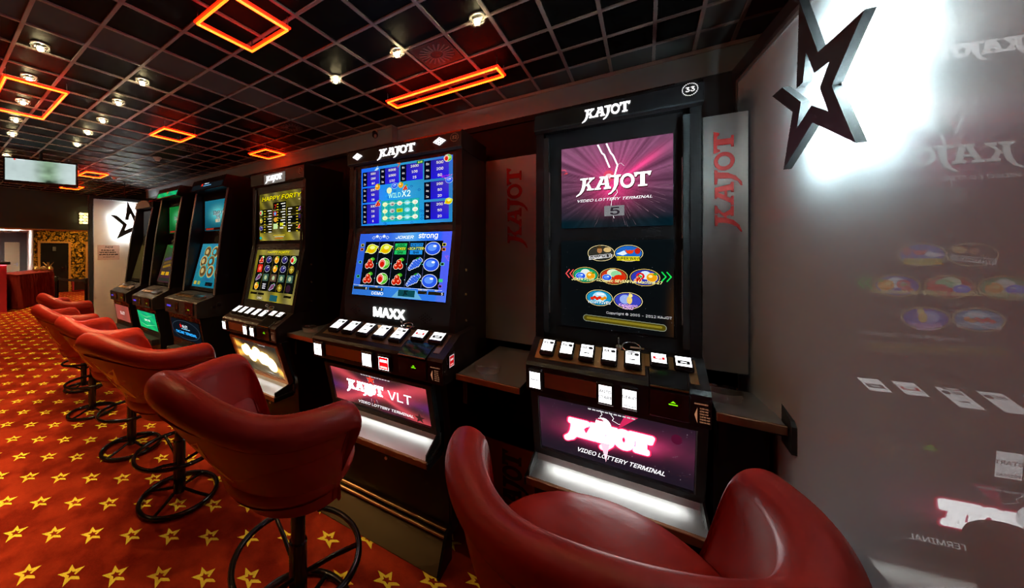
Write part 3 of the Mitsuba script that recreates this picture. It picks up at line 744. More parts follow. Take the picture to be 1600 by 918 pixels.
def tub_parts(B):
    P = [('tub', mikit.ply(stool_shell(B), 'm_leather', smooth=60), None),
         ('seat', mikit.ply(lathe([(0, .60), (.205, .60), (.222, .625), (.232, .655), (.226, .682), (.205, .700), (.16, .714), (.10, .722), (0, .726)], 64, (0, B.seat_y, 0)), 'm_leather', smooth=60), None)]
    pp, te = [], B.tm-.13
    for q in np.linspace(-1, 1, 80):
        t = q*te; pp.append(B.pt(t, .60+(float(B.rim(t))-.60)*float(B.tip(t))-B.rho*2.1, .001))
    lo = [B.pt(-te, z, .001) for z in np.linspace(Z_BOT+.01, pp[0][2]-.01, 10)]; hi = [p*[-1, 1, 1] for p in lo[::-1]]
    P.append(('piping', mikit.ply(tube(lo+pp+hi, .0032, 6), 'm_leather_piping', smooth=50), 'darker stitched piping'))
    P.append(('printed_logo', mikit.ply(cat([on_back(B, star, .80, .0012), on_back(B, affinity.translate(text_poly('TO', .035), .052, 0), .655, .0012)]), 'm_print_gold'), 'gold printed star and letters'))
    return P
_tubs = [tub_parts(Tub(.232, .307, .45, .092, .42, .938, .012, .048, 98, 109, -.080)), tub_parts(Tub(.186, .375, 1.263, .067, .484, .962, .085, .050, 84, 101, -.030, .026))]
_parts = []
_parts.append(('column', mikit.ply(lathe([(0, .03), (.03, .03), (.03, .32), (.024, .325), (.024, .53), (.10, .535), (.10, .55), (0, .55)], 28), 'm_black_tube', smooth=30), None))
_parts.append(('foot_ring', mikit.ply(ring((0, 0, .275), .205, .0105, 64, 10), 'm_black_tube', smooth=True), None))
for q in range(3):
    a = math.radians(50+120*q)
    c, s = math.cos(a), math.sin(a)
    _parts.append(('foot_ring_spoke', mikit.ply(tube([(.028*c, .028*s, .20), (.12*c, .12*s, .245), (.203*c, .203*s, .274)], .008, 8), 'm_black_tube', smooth=50), None))
_parts.append(('base_ring', mikit.ply(ring((0, 0, .016), .185, .012, 64, 10), 'm_black_tube', smooth=True), None))
for q in range(4):
    a = math.radians(20+90*q)
    c, s = math.cos(a), math.sin(a)
    _parts.append(('base_spoke', mikit.ply(tube([(.02*c, .02*s, .05), (.10*c, .10*s, .03), (.184*c, .184*s, .016)], .008, 8), 'm_black_tube', smooth=50), None))
STOOLS = [(-0.105, 0.985, 19, 0, 1.1, 'nearest red leather tub stool, seen from above in front of the rightmost machine'),
          (-1.05, 0.824, -4.4, 0, 1.0, 'red leather tub stool in front of the blue-screen machine, second from the right'),
          (-2.152, 0.864, 9.3, -0.034, 0.945, 'red leather tub stool in front of the gold-screen machine, third from the right'),
          (-2.95, 0.876, 0.4, -0.061, 0.837, 'red leather tub stool in front of the turquoise coin-screen machine, fourth from right'),
          (-3.86, 0.866, 2.1, -0.073, 0.78, 'red leather tub stool second from the far end, in front of the green machine'),
          (-4.62, 0.97, 8, -0.05, 0.72, 'red leather tub stool at the far end of the row, smallest in view')]
for i, (x, y, a, dz, sc, lab) in enumerate(STOOLS):
    t = thing('bar_stool', lab, 'bar stool', 'red tub stools in front of the machines')
    for nm, d, pl in _tubs[min(i, 1)]:
        k = numbered(t+'__'+nm); scene[k] = {**d, 'to_world': T().translate([x, y, dz]).rotate([0, 0, 1], a).scale([sc, sc, 1])}
        if pl: labels[k] = {'label': pl}
    bs = 1.1 if i < 2 else sc*1.08
    for nm, d, pl in _parts:
        k = numbered(t+'__'+nm); scene[k] = {**d, 'to_world': T().translate([x, y, 0]).rotate([0, 0, 1], a).scale([bs, bs, 1])}

# ------------------------------------------------------------------ gaming machines
WARM_RED = (1.0, .16, .08)
def pic_kajot_start(w, h):
    """magenta burst, lightning, lettering"""
    p = Pic(w, h)
    def f(u, v):
        dx, dy = (u-.50)*1.15, v-.50; r = np.hypot(dx, dy); a = np.arctan2(dy, dx)
        st = meshkit.noise(np.stack([a*18, a*0, a*0], -1), 3)*.6+meshkit.noise(np.stack([a*45, a*0+r*2, a*0], -1), 5)*.4
        core = np.exp(-(r/.20)**2); mid = np.exp(-(r/.42)**2); up = np.clip(v*1.25-.1, 0, 1)
        R = .62*core+.20*mid*up+.13*up+.15*up*st+.03*mid
        G = .010*mid+.055*up*st+.012+.035*up
        Bc = .12*core+.08*mid*up+.075*up+.10*up*st+.02
        ray = np.exp(-((a-.62)/.10)**2)*np.exp(-((r-.32)/.22)**2)
        return np.stack([R+ray*.7, G, Bc+ray*.12], -1)*(.62+.7*st[..., None])
    p.bg(f, 96, 72)
    for q in range(90):
        a = rng.random()*6.283; r0 = .22+rng.random()*.3; r1 = r0+.05+rng.random()*.16
        x0, y0, x1, y1 = [.5+r0*math.cos(a)*.9, .5+r0*math.sin(a), .5+r1*math.cos(a)*.9, .5+r1*math.sin(a)]
        if 0 < x1 < 1 and 0 < y1 < 1: p.poly([(x0*w, y0*h), (x1*w, y1*h), (x1*w+.0006, y1*h+.0006)], 'd8a8b8', .5)
    p.ell(.46*w, .60*h, .05*w, .07*h, 'f05070', .9); p.ell(.46*w, .60*h, .03*w, .03*h, 'ffd0d8')
    for xs in ([(.36, .99), (.40, .88), (.42, .86), (.47, .70)], [(.44, .99), (.48, .87), (.50, .84), (.54, .72), (.51, .58)]):
        p.line([(x*w, y*h) for x, y in xs], .010*w*1.5, 'ffffff', 1.6)
    p.line([(.54*w, .72*h), (.57*w, .74*h), (.60*w, .70*h)], .0012, 'ffffff'); p.line([(.52*w, .5*h), (.54*w, .40*h), (.49*w, .32*h), (.48*w, .22*h), (.51*w, .10*h)], .0018, 'ffffff', 1.2)
    kj = kajot(.115*h*1.35, .68*w)
    p.geo(kj, .155*w, .445*h-.002, '401018'); p.geo(kj, .15*w, .45*h, 'f4f8f4', 1.5)
    p.text('VIDEO LOTTERY TERMINAL', .155*w, .315*h, .030*h, 'f0f0f0', 1.2, shear=.35, fit=.69*w)
    p.rect(.42*w, .13*h, .60*w, .25*h, 'b0b0b4', .5); p.text('5', .51*w, .145*h, .085*h, '302830', 1, anchor='c', sx=1.6)
    return p
def icon(p, x, y, r, ring, fill, name, nc, kind):
    p.ell(x, y, r*1.06, r*.74, ring, 1.0, 40); p.ell(x, y, r, r*.68, '201810', 1.0, 40); p.ell(x, y, r*.95, r*.63, fill, 1.0, 40)
    if kind == 0:      # night scene, figure in a hat, cactus
        p.ell(x-.1*r, y+.25*r, r*.2, r*.26, 'b07848'); p.rect(x-.34*r, y+.42*r, x+.14*r, y+.50*r, '503818'); p.rect(x-.2*r, y+.48*r, x+.0*r, y+.70*r, '503818'); p.ell(x+.5*r, y+.3*r, r*.3, r*.22, 'd8b878')
    elif kind == 1:    # waves, fish, crab
        p.poly([(x-.9*r, y-.05*r), (x-.3*r, y+.25*r), (x-.1*r, y-.05*r), (x-.4*r, y-.2*r)], 'e8f4ff'); p.ell(x+.1*r, y+.12*r, r*.26, r*.16, 'f04010')
        p.line([(x-.2*r, y+.3*r), (x-.05*r, y+.1*r)], r*.1, 'f04010'); p.line([(x+.4*r, y+.3*r), (x+.2*r, y+.1*r)], r*.1, 'f04010'); p.ell(x+.65*r, y+.2*r, r*.2, r*.26, 'c02010')
    elif kind == 2:    # plums and an orange
        p.ell(x, y+.15*r, r*.42, r*.4, 'e8f0e8'); p.plum(x-.4*r, y-.1*r, r*.4); p.orange(x+.42*r, y-.05*r, r*.46)
    elif kind == 3:
        p.ell(x-.05*r, y+.3*r, r*.45, r*.34, 'e0f0c8'); p.ell(x+.2*r, y+.2*r, r*.4, r*.3, '90d8a0'); p.plum(x-.5*r, y-.12*r, r*.36); p.ell(x+.42*r, y-.1*r, r*.4, r*.26, 'e02808')
    elif kind == 4:
        p.ell(x+.05*r, y+.2*r, r*.4, r*.36, 'd8ecf8'); p.poly(Point(x-.3*r, y+.1*r).buffer(r*.3).difference(Point(x-.3*r, y+.1*r).buffer(r*.16)), 'e02020'); p.cherry(x-.45*r, y-.15*r, r*.34); p.orange(x+.5*r, y+.02*r, r*.48)
    elif kind == 5:
        p.ell(x+.05*r, y+.1*r, r*.55, r*.44, 'b8e4f8'); p.rect(x-.2*r, y+.25*r, x+.4*r, y+.42*r, 'f0f8ff')
        for q in range(6): p.ell(x-.55*r+.2*r*q, y-.08*r+.1*r*(q % 2), r*.14, r*.14, 'e02810' if q < 4 else 'f09010')
    else:              # moon, hopping animal
        p.ell(x-.2*r, y+.1*r, r*.4, r*.4, '98b0f0'); p.ell(x+.12*r, y+.05*r, r*.2, r*.34, 'f0d070'); p.ell(x+.2*r, y+.45*r, r*.15, r*.16, 'f8e890'); p.poly([(x+.1*r, y+.5*r), (x+.12*r, y+.78*r), (x+.22*r, y+.55*r)], 'f0d070')
    for i, l in enumerate(name):
        yy = y-.52*r-.24*r*i
        if kind == 0: p.poly([(x-.95*r, yy-.10*r), (x+.8*r, yy+.16*r), (x+.8*r, yy+.5*r), (x-.9*r, yy+.26*r)], 'e8e8e8'); p.poly([(x-.9*r, yy-.04*r), (x+.76*r, yy+.2*r), (x+.76*r, yy+.46*r), (x-.86*r, yy+.22*r)], '181410'); p.text(l, x-.02*r, yy+.06*r, .22*r, nc, anchor='c', rot=.14, sx=.9)
        elif kind == 1: p.rect(x-.85*r, yy-.12*r, x+.8*r, yy+.26*r, 'e8d820'); p.text(l, x, yy-.04*r, .22*r, '303808', anchor='c', sx=.95)
        else: p.text(l, x+.012*r, yy-.03*r, .25*r, '000000', anchor='c', sx=.9, shear=.1); p.text(l, x, yy, .24*r, nc, 1.2, anchor='c', sx=.92, shear=.1)
def pic_menu(w, h):
    p = Pic(w, h)
    p.bg(lambda u, v: .45*np.stack([.006+.010*np.exp(-((u-1.02)/.05)**2)*np.exp(-((v-.25)/.3)**2)*9, .007+.004*v+.03*np.exp(-((u-1.02)/.05)**2)*np.exp(-((v-.25)/.3)**2), .008+.006*v+0*u], -1), 30, 24)
    for q in range(70): x, y = rng.random(), rng.random(); p.ell(x*w, y*h, .0006, .0006, 'c0d0e0', .3+rng.random(), 6)
    R = .118*w
    icon(p, .39*w, .855*h, R, 'd8c890', '303028', ['DYNAMITE 27'], 'f8f8f8', 0)
    icon(p, .635*w, .855*h, R, 'd8c890', '2068c8', ['SUPER WAVE'], 'f8f8f8', 1)
    icon(p, .245*w, .605*h, R, 'd8b860', '18a070', ['JOKER PLUS-II'], 'f8f0a0', 2)
    icon(p, .505*w, .60*h, R, 'd8b860', 'c83818', ['Classic SEVEN'], 'f8f0a0', 3)
    icon(p, .77*w, .60*h, R, 'd8b860', '3038b0', ['Fruit Machine 27'], 'f8f0a0', 4)
    icon(p, .375*w, .355*h, R, 'd8c890', '1890c0', ['HIGH FIVE!!'], 'f0f4f8', 5)
    icon(p, .63*w, .345*h, R, 'd8c890', '3840b8', ['Kangaroo', 'KING'], 'f0b8f0', 6)
    for q in range(2):
        x = .055*w+q*.04*w; p.line([(x+.035*w, .665*h), (x, .615*h), (x+.035*w, .565*h)], .011*w, 'f05050', 1.1)
        x = .905*w+q*.04*w; p.line([(x, .665*h), (x+.035*w, .615*h), (x, .565*h)], .011*w, '18d050', 1.1)
    p.text('Copyright \u00a9 2005 - 2012 KAJOT', .985*w, .185*h, .026*h, 'e8e8e8', bold=False, anchor='r')
    bar = LineString([(.26*w, .12*h), (.91*w, .09*h)])
    p.poly(bar.buffer(.038*h), '98a088', .6); p.poly(bar.buffer(.030*h), '5a5010', .8); p.poly(LineString([(.27*w, .122*h), (.90*w, .094*h)]).buffer(.012*h), '8a7c20', .9)
    return p
def pay(p, x0, y0, x1, y1, rows, base='2018b0', lab='06061a', ws=.27):
    xm = x0+(x1-x0)*ws; n = len(rows); dy = (y1-y0)/n
    p.rect(x0, y0, xm, y1, lab); p.bg(lambda u, v: np.stack([.016+.05*(u*v), .010+.03*u*v, .36+.30*(1-v)+.1*u], -1), 8, 8, (xm, y0, x1, y1))
    for i, (m, val) in enumerate(rows):
        yc = y1-dy*(i+.5); p.text(m, (x0+xm)/2, yc-dy*.18, dy*.36, 'f0f0f0', anchor='c'); p.text(val, (xm+x1)/2, yc-dy*.2, dy*.42, 'f8f4d0', 1.1, anchor='c', sx=1.15)
def pic_paytable(w, h):
    p = Pic(w, h)
    p.bg(lambda u, v: np.stack([.01+.03*u*v+.02*np.sin(u*9)**2*(v < .6), .14+.16*np.sin(u*3.1)**2+.10*(1-v), .72+.2*np.sin(u*4+v*2)], -1), 40, 30)
    for q in range(26):
        x, y, r = (.22+.5*rng.random())*w, rng.random()*.6*h, .012*w
        p.poly(Polygon([(x-r*1.4, y), (x, y-r), (x+r*1.4, y), (x, y+r)]).difference(Polygon([(x-r, y), (x, y-r*.7), (x+r, y), (x, y+r*.7)])), '0840a0')
    top3 = lambda *v: list(zip(('5x', '4x', '3x'), v))
    pay(p, .02*w, .68*h, .225*w, .93*h, top3('500', '200', '50')); pay(p, .235*w, .68*h, .455*w, .95*h, top3('5000', '1000', '100'))
    pay(p, .47*w, .69*h, .71*w, .96*h, top3('1000', '100', '25')); pay(p, .725*w, .67*h, .965*w, .96*h, top3('500', '200', '50'))
    pay(p, .02*w, .40*h, .225*w, .65*h, top3('200', '50', '20')); pay(p, .02*w, .03*h, .225*w, .37*h, list(zip(('5x', '4x', '3x', '2x'), ('200', '50', '20', '5'))))
    pay(p, .725*w, .36*h, .965*w, .63*h, top3('200', '50', '20')); pay(p, .725*w, .05*h, .965*w, .32*h, top3('200', '50', '20'))
    r = .038*w
    p.poly([(.17*w, .93*h), (.20*w, 1.0*h-.004), (.23*w, .965*h), (.20*w, .93*h)], 'b8d8f8'); p.text('7', .43*w, .93*h, .07*h, 'f06010', sx=1.3); p.rect(.65*w, .935*h, .72*w, .985*h, '106838'); p.text('BAR', .685*w, .945*h, .03*h, 'e0f070', anchor='c')
    p.melon(.955*w, .955*h, r); p.orange(.21*w, .65*h, r); p.cherry(.215*w, .37*h, r); p.plum(.97*w, .625*h, r*.9); p.lemon(.965*w, .31*h, r)
    p.orange(.48*w, .635*h, r*.9); p.plum(.41*w, .635*h, r*.9); p.ell(.35*w, .565*h, r*.8, r*.8, 'e8f4c0'); p.cherry(.53*w, .585*h, r*.8)
    p.text('WILD', .34*w, .44*h, .075*h, 'a8f0e8', 1.1, anchor='l', sx=.9); p.text('X2', .49*w, .44*h, .095*h, 'd8f8f0', 1.2)
    p.rect(.26*w, .05*h, .68*w, .40*h, '10a8b0', .8)
    for c in range(5):
        for q in range(3):
            x, y = (.302+c*.084)*w, (.34-q*.115)*h
            p.rect(x-.038*w, y-.054*h, x+.038*w, y+.054*h, '28c0b8', .9)
            if (c, q) == (2, 1): p.rect(x-.034*w, y-.03*h, x+.034*w, y+.03*h, 'b8d820'); p.text('BAR', x, y-.012*h, .026*h, '203808', anchor='c')
            else: p.ell(x, y, .030*w, .036*h, ['f0f8c8', 'b8c8c8', 'f8f0e0', '88e0f0', 'f0f8e8'][c]); p.ell(x+.004*w, y-.008*h, .013*w, .016*h, ['d8e8a0', '907880', 'e8a090', 'c0f0ff', 'e0d0d0'][c])
    p.line([(.302*w, .34*h), (.386*w, .35*h), (.47*w, .34*h), (.638*w, .34*h), (.638*w, .11*h), (.302*w, .11*h), (.302*w, .34*h)], .004*w, 'f0f8b0', 1.1)
    return p
def bar_sym(p, x, y, rx, ry, c, mid, word):
    p.rect(x-rx, y-ry, x+rx, y+ry, c); p.rect(x-rx, y+ry*.38, x+rx, y+ry, '081808'); p.rect(x-rx, y+ry*.44, x+rx, y+ry*.96, c)
    p.text(mid[0], x, y+ry*.52, ry*.34, '081820', anchor='c'); p.rect(x-rx*1.05, y-ry*.30, x+rx*1.05, y+ry*.34, mid[1], .8); p.text(word, x, y-ry*.2, ry*.44, 'f0f020', 1.1, anchor='c', shear=.2); p.text('BAR', x, y-ry*.86, ry*.42, '081008', anchor='c')
def pic_reels(w, h):
    p = Pic(w, h)
    p.bg(lambda u, v: np.stack([.03+.10*np.exp(-((u-.55)/.12)**2)*(v > .85)+.05*(u > .9), .12+.30*np.exp(-((u-.58)/.15)**2)*(v > .86)+.10*(v < .15)*(1-abs(u-.55)), .62+.25*u+.1*v], -1), 40, 30)
    p.rect(.085*w, .165*h, .925*w, .865*h, '060c10')
    for c in range(1, 5): x = .085*w+.168*w*c; p.line([(x, .17*h), (x, .86*h)], .006*w, '382858'); p.line([(x, .17*h), (x, .86*h)], .002*w, '6878a0')
    S = ['LCC', 'LMM', 'BCC', 'SGG', 'PPP']; r = .068*w
    for c in range(5):
        for q in range(3):
            x, y = .085*w+.168*w*(c+.5), (.745-.235*q)*h; k = S[c][q]
            if k == 'L': p.lemon(x, y, r)
            elif k == 'C': p.cherry(x, y, r*.92)
            elif k == 'M': p.melon(x, y, r*.95)
            elif k == 'G': p.grapes(x, y, r*1.05)
            elif k == 'P': p.plum(x, y, r*1.08)
            elif k == 'B': bar_sym(p, x, y, r*.95, .088*h, '20c060', ('JOKER', '187838'), 'JOKER')
            else: bar_sym(p, x, y, r*.95, .088*h, '2090e8', ('SCATTER', '105890'), 'SCATTER')
            if c < 4: p.ell(x+.084*w, y, .006*w, .006*w, ['e8a020', '40d0c8', '90e0a0'][q], n=8)
    for q, (y, c) in enumerate(((.80, 'e0d040'), (.73, 'f08030'), (.52, '60c8a8'), (.29, '40d080'), (.21, 'a060e0'))):
        p.rect(.045*w, y*h-.022*h, .082*w, y*h+.022*h, c); p.rect(.052*w, y*h-.014*h, .075*w, y*h+.014*h, '181818'); p.rect(.928*w, y*h-.022*h, .965*w, y*h+.022*h, c); p.rect(.935*w, y*h-.014*h, .958*w, y*h+.014*h, '181818')
    for q in range(5):
        x, y = (.19+.04*q)*w, (.93+.022*(q % 2)-.01)*h; d = Polygon([(x-.022*w, y), (x, y-.03*h), (x+.022*w, y), (x, y+.03*h)]); p.poly(d if q % 2 else d.difference(d.buffer(-.004*w)), 'e8f0f8')
    p.text('JOKER', .44*w, .895*h, .045*h, 'f0f4f8', 1.2, sx=1.6, shear=.3); p.text('strong', .685*w, .90*h, .078*h, 'f4f8f8', 1.3)
    p.line([(.02*w, .155*h), (.97*w, .155*h)], .005*h, 'e8f4ff')
    for x0, x1, v, lb in ((.03, .20, '0', 'CREDIT'), (.215, .38, '0', 'WIN'), (.745, .83, '', 'GAME OVER'), (.845, .99, '5', 'BET')):
        p.rect(x0*w, .085*h, x1*w, .128*h, '201c10'); p.text(lb, (x0+x1)/2*w, .136*h, .018*h, 'f0e8b0', anchor='c'); p.text(v or ' .', (x1-.01)*w, .09*h, .034*h, 'f8f8f8', anchor='r')
    p.text('DEMO', .25*w, .022*h, .044*h, 'f4f4f4', 1.2, sx=1.25)
    p.poly([(.48*w, .005*h), (.55*w, .13*h), (.72*w, .13*h), (.79*w, .005*h)], '70c0f0', .8); p.rect(.545*w, .03*h, .715*w, .125*h, '0c4850'); p.geo(shapely.union_all(_kp[:3]) if False else affinity.scale(shapely.union_all(_kp[:3]), .055*h, .055*h, origin=(0, 0)), .60*w, .06*h, '081418')
    return p
GOLDBG = lambda u, v: np.stack([.32+.25*np.sin(u*11+v*6)**2, .27+.20*np.sin(u*11+v*6)**2, .03+.06*np.sin(u*5)**2], -1)*(.45+.75*np.abs(v-.5))[..., None]
def pic_forty_top(w, h):
    p = Pic(w, h); p.bg(lambda u, v: GOLDBG(u, v)*(.30+.45*np.sin(u*14+v*9)**4+.25*(v < .14))[..., None], 50, 30)
    p.text('HAPPY FORTY', .5*w, .835*h, .085*h, '302000', anchor='c', shear=.25, fit=.90*w); p.text('HAPPY FORTY', .5*w, .845*h, .085*h, 'f0e000', 1.1, anchor='c', shear=.25, fit=.90*w)
    for x0, x1, y1 in ((.02, .31, .68), (.33, .63, .80), (.65, .97, .68)):
        for q in range(3): p.rect(x0*w, (y1-.16-.175*q)*h, x1*w, (y1-.175*q-.01)*h, '080a06' if (q+int(x0*10)) % 2 else '1c1804')
        for q in range(9):
            yy = (y1-.05-.056*q)*h; L = x0 < .5
            p.rect((x0+.09 if L else x1-.12)*w, yy-.009*h, (x0+.13 if L else x1-.08)*w, yy+.009*h, 'd8c020'); p.rect((x1-.085-.03*(q % 3 == 0) if L else x0+.03)*w, yy-.010*h, (x1-.015 if L else x0+.085+.03*(q % 3 == 0))*w, yy+.010*h, 'f4f4e8')
    r = .042*w
    p.melon(.05*w, .60*h, r); p.orange(.05*w, .43*h, r, 'c0a010'); p.plum(.05*w, .27*h, r, '302068', '504890'); p.text('7', .36*w, .66*h, .08*h, 'e02010', sx=1.4); p.rect(.345*w, .51*h, .435*w, .60*h, 'b81818'); p.poly(STAR5(.39*w, .555*h, r), '50b0f0')
    p.ell(.40*w, .43*h, r, r*.8, 'e0a030'); p.rect(.35*w, .24*h, .45*w, .35*h, 'c8e8a0'); p.rect(.50*w, .30*h, .58*w, .36*h, 'd8d820'); p.rect(.50*w, .24*h, .58*w, .27*h, 'f0f0e8')
    p.grapes(.94*w, .62*h, r, '802080'); p.rect(.91*w, .42*h, .97*w, .50*h, '302050'); p.cherry(.93*w, .27*h, r); p.ell(.05*w, .06*h, .03*w, .03*h, '20a8a8')
    for q in range(3): p.rect((.36+.02*q)*w, (.10-.03*q)*h, (.62-.02*q)*w, (.115-.03*q)*h, ['e0c030', 'd8d0a0', 'e06010'][q])
    return p
def pic_forty_low(w, h):
    p = Pic(w, h); p.bg(lambda u, v: GOLDBG(u, v)*(.55+.35*np.sin(u*12)**2)[..., None], 40, 30)
    p.text('HAPPY FORTY', .5*w, .93*h, .042*h, 'f0e000', 1.1, anchor='c', shear=.25, fit=.5*w)
    p.rect(.06*w, .19*h, .97*w, .89*h, '0a0c0a')
    for c in range(6): p.line([((.06+.182*c)*w, .19*h), ((.06+.182*c)*w, .89*h)], .006*w, '807020')
    S = ['CRGO', 'PPXB', 'OOYG', 'PPXQ', 'MQXZ']; r = .062*w
    for c in range(5):
        for q in range(4):
            x, y = (.06+.182*(c+.5))*w, (.80-.175*q)*h; k = S[c][q]
            if k == 'C': p.cherry(x, y, r)
            elif k == 'P': p.plum(x, y, r*.95, '201850', '443c88')
            elif k == 'O': p.orange(x, y, r)
            elif k == 'M': p.melon(x, y, r)
            elif k == 'G': p.grapes(x, y, r, '702858')
            elif k == 'Q': p.ell(x, y, r*.85, r*.85, '907818'); p.line([(x-r*.5, y), (x+r*.5, y)], r*.2, 'e8d860'); p.line([(x, y-r*.5), (x, y+r*.5)], r*.2, 'e8d860')
            elif k == 'R': p.rect(x-r*.9, y-r*.9, x+r*.9, y+r*.9, 'e02818'); p.ell(x, y, r*.5, r*.5, 'f88060')
            elif k == 'B': [p.rect(x-r*.6, y-r*.5+r*.45*j, x+r*.6, y-r*.25+r*.45*j, 'd8d8e0') for j in range(3)]
            elif k in 'XY': p.rect(x-r, y-r*.8, x+r, y+r*.8, '406050' if k == 'X' else '604838'); p.ell(x, y, r*.5, r*.5, 'b0c090')
            else: p.ell(x, y, r*.8, r*.8, '301828')
    for x0, x1 in ((.06, .22), (.24, .38), (.82, .97)): p.rect(x0*w, .11*h, x1*w, .15*h, '181408')
    p.text('DEMO', .24*w, .03*h, .04*h, 'e0d8c0', anchor='l'); p.rect(.53*w, .02*h, .69*w, .13*h, '1c5860'); return p
def glowbox(kind):
    def f(w, h):
        p = Pic(w, h)
        def bgk(u, v):
            r = np.hypot((u-.50)*2.2, (v-.52)*1.5); n = meshkit.fbm(np.stack([u*7, v*4, u*0], -1), 4, 8)
            band = np.exp(-((v-.52-.10*(u-.5))/.17)**2)*np.exp(-((u-.5)/.28)**2)
            if kind == 'magenta':
                neb = np.exp(-((v-.60)/.30)**2)
                R = .06*neb*(.3+n)+2.2*band**1.5*(.4+n)+.012; G = .008+.008*neb+.20*band**2; Bc = .022*neb*(.4+n)+.55*band**1.6*(.4+n)+.016
            elif kind == 'red':
                a = np.arctan2(v-.5, (u-.5)*2.5); ray = np.exp(-((np.abs(a-.35)-0)/.16)**2)+np.exp(-((np.abs(np.abs(a)-2.75))/.14)**2)+np.exp(-((a+.45)/.14)**2)
                R = .12*n+.55*ray+1.2*band; G = .02+.05*ray+.10*band; Bc = .05*n+.06*ray+.16*band+.16*np.exp(-((v-.45)/.12)**2)*np.clip(np.abs(u-.5)*2-.4, 0, 1)
            elif kind == 'gold':
                a = np.arctan2(v-.62, (u-.48)*1.8); ray = np.exp(-((a+.50)/.10)**2)+np.exp(-((np.abs(a)-2.95)/.12)**2)
                R = .03+1.6*ray+1.8*band*(.3+n); G = .025+.75*ray+1.1*band*(.3+n); Bc = .02+.08*ray+.30*band
            return np.stack([R, G, Bc], -1)
        p.bg(bgk, 90, 50)
        for q in range(70): p.ell(rng.random()*w, rng.random()*h, .0008, .0008, 'f0e0f0', .4+rng.random(), 6)
        if kind == 'gold':
            b = shapely.union_all([Point((.22+.07*i)*w, (.62+.10*math.sin(i*2.1)-.02*i)*h).buffer((.17+.05*math.sin(i*3.3))*h) for i in range(9)])
            p.poly(b.buffer(.02*h), 'ffd050', 2.5); p.poly(b, 'ffffff', 4.0); p.text('ATP', .36*w, .70*h, .12*h, '101010', shear=-.2, sx=.9); p.text('NOC', .20*w, .60*h, .05*h, 'fff0a0', 1)
            p.text('VIDEO LOTTERY', .60*w, .92*h, .03*h, 'f0f0f0', anchor='l'); p.text('TERMINAL', .62*w, .06*h, .04*h, 'f0f0f0')
            return p
        kj = kajot(.26*h, .56*w if kind == 'magenta' else .42*w)
        if kind == 'magenta':
            p.geo(kj.buffer(.060*h), .20*w, .42*h, 'ff2050', 1.4); p.geo(kj.buffer(.045*h), .20*w, .42*h, 'ff80a0', 2.6); p.geo(kj.buffer(.033*h), .20*w, .42*h, 'ffffff', 5.5)
            p.ell(.46*w, .70*h, .055*w, .15*h, 'ffffff', 3.0); p.ell(.44*w, .80*h, .03*w, .02*h, 'c04060', 1)
            p.poly([(.44*w, .40*h), (.50*w, .40*h), (.475*w, .06*h)], 'ffc0d0', 1.4)
            for xs in ([(.44, .97), (.455, .90), (.44, .86), (.47, .78)], [(.50, .97), (.53, .88), (.52, .84), (.56, .80), (.60, .84)]): p.line([(x*w, y*h) for x, y in xs], .0016, 'ffffff', 1.6)
            p.poly([(.55*w, .70*h), (.68*w, .98*h), (.60*w, .98*h)], 'f03068', .8); p.ell(.9*w, .78*h, .03*w, .08*h, '50102c')
        else:
            p.geo(kj.buffer(.012*h), .16*w, .45*h, 'ffffff', 3.0); p.text('VLT', .61*w, .44*h, .24*h, 'f0e8e8', 1.5, shear=.1, fit=.24*w)
            for a in range(0, 360, 30): p.poly([(.46*w+.075*w*math.cos(math.radians(a+d))*k, .55*h+.40*h*math.sin(math.radians(a+d))*k) for d, k in ((-3, .7), (3, .7), (0, 1.05))], 'ff5030' if a % 60 else 'f0d0d0', 1.0)
            p.poly(STAR5(.46*w, .86*h, .05*w), 'f04030', 1.2); p.poly(STAR5(.90*w, .15*h, .05*w), '402020')
            p.ell(.42*w, .55*h, .05*w, .18*h, 'ffffff', 3)
        p.text('VIDEO LOTTERY TERMINAL', .27*w, .12*h if kind == 'magenta' else .10*h, .075*h, 'f4f4f4', 1.4, shear=.3, fit=.58*w)
        p.text('HRACI KONEC PROVOZU V KASINU', .38*w, .935*h, .028*h, 'e8e8e8', 1.0, sx=.34*w/(.028*h*20)) if False else [p.rect((.36+.028*q)*w, .94*h, (.382+.028*q)*w, .965*h, 'd8d8d8', .9) for q in range(11)]
        return p
    return f
def pic_coins(w, h):
    p = Pic(w, h); p.bg(lambda u, v: np.stack([.01+.02*v, .16+.10*v+.05*np.sin(u*9)*np.sin(v*7), .24+.14*v], -1), 24, 30)
    for q in range(3):
        for c in range(3):
            if (q, c) == (1, 2): continue
            x, y, r = (.22+.28*c)*w+(.0 if q % 2 else .06*w), (.80-.22*q)*h, .125*w
            p.ell(x, y, r*1.1, r*1.0, '30c8c8'); p.ell(x, y, r, r*.92, 'd0a060' if (q+c) % 2 else '907848'); p.ell(x, y, r*.8, r*.72, '604828'); p.ell(x-.02*w, y+.01*h, r*.45, r*.4, 'c8b070' if c != 1 else '48b8c8')
    p.rect(.02*w, .03*h, .98*w, .14*h, '107890'); p.rect(.06*w, .05*h, .16*w, .13*h, 'c8b040'); p.rect(.20*w, .05*h, .30*w, .13*h, '98a850'); p.rect(.50*w, .04*h, .75*w, .12*h, '061418'); return p
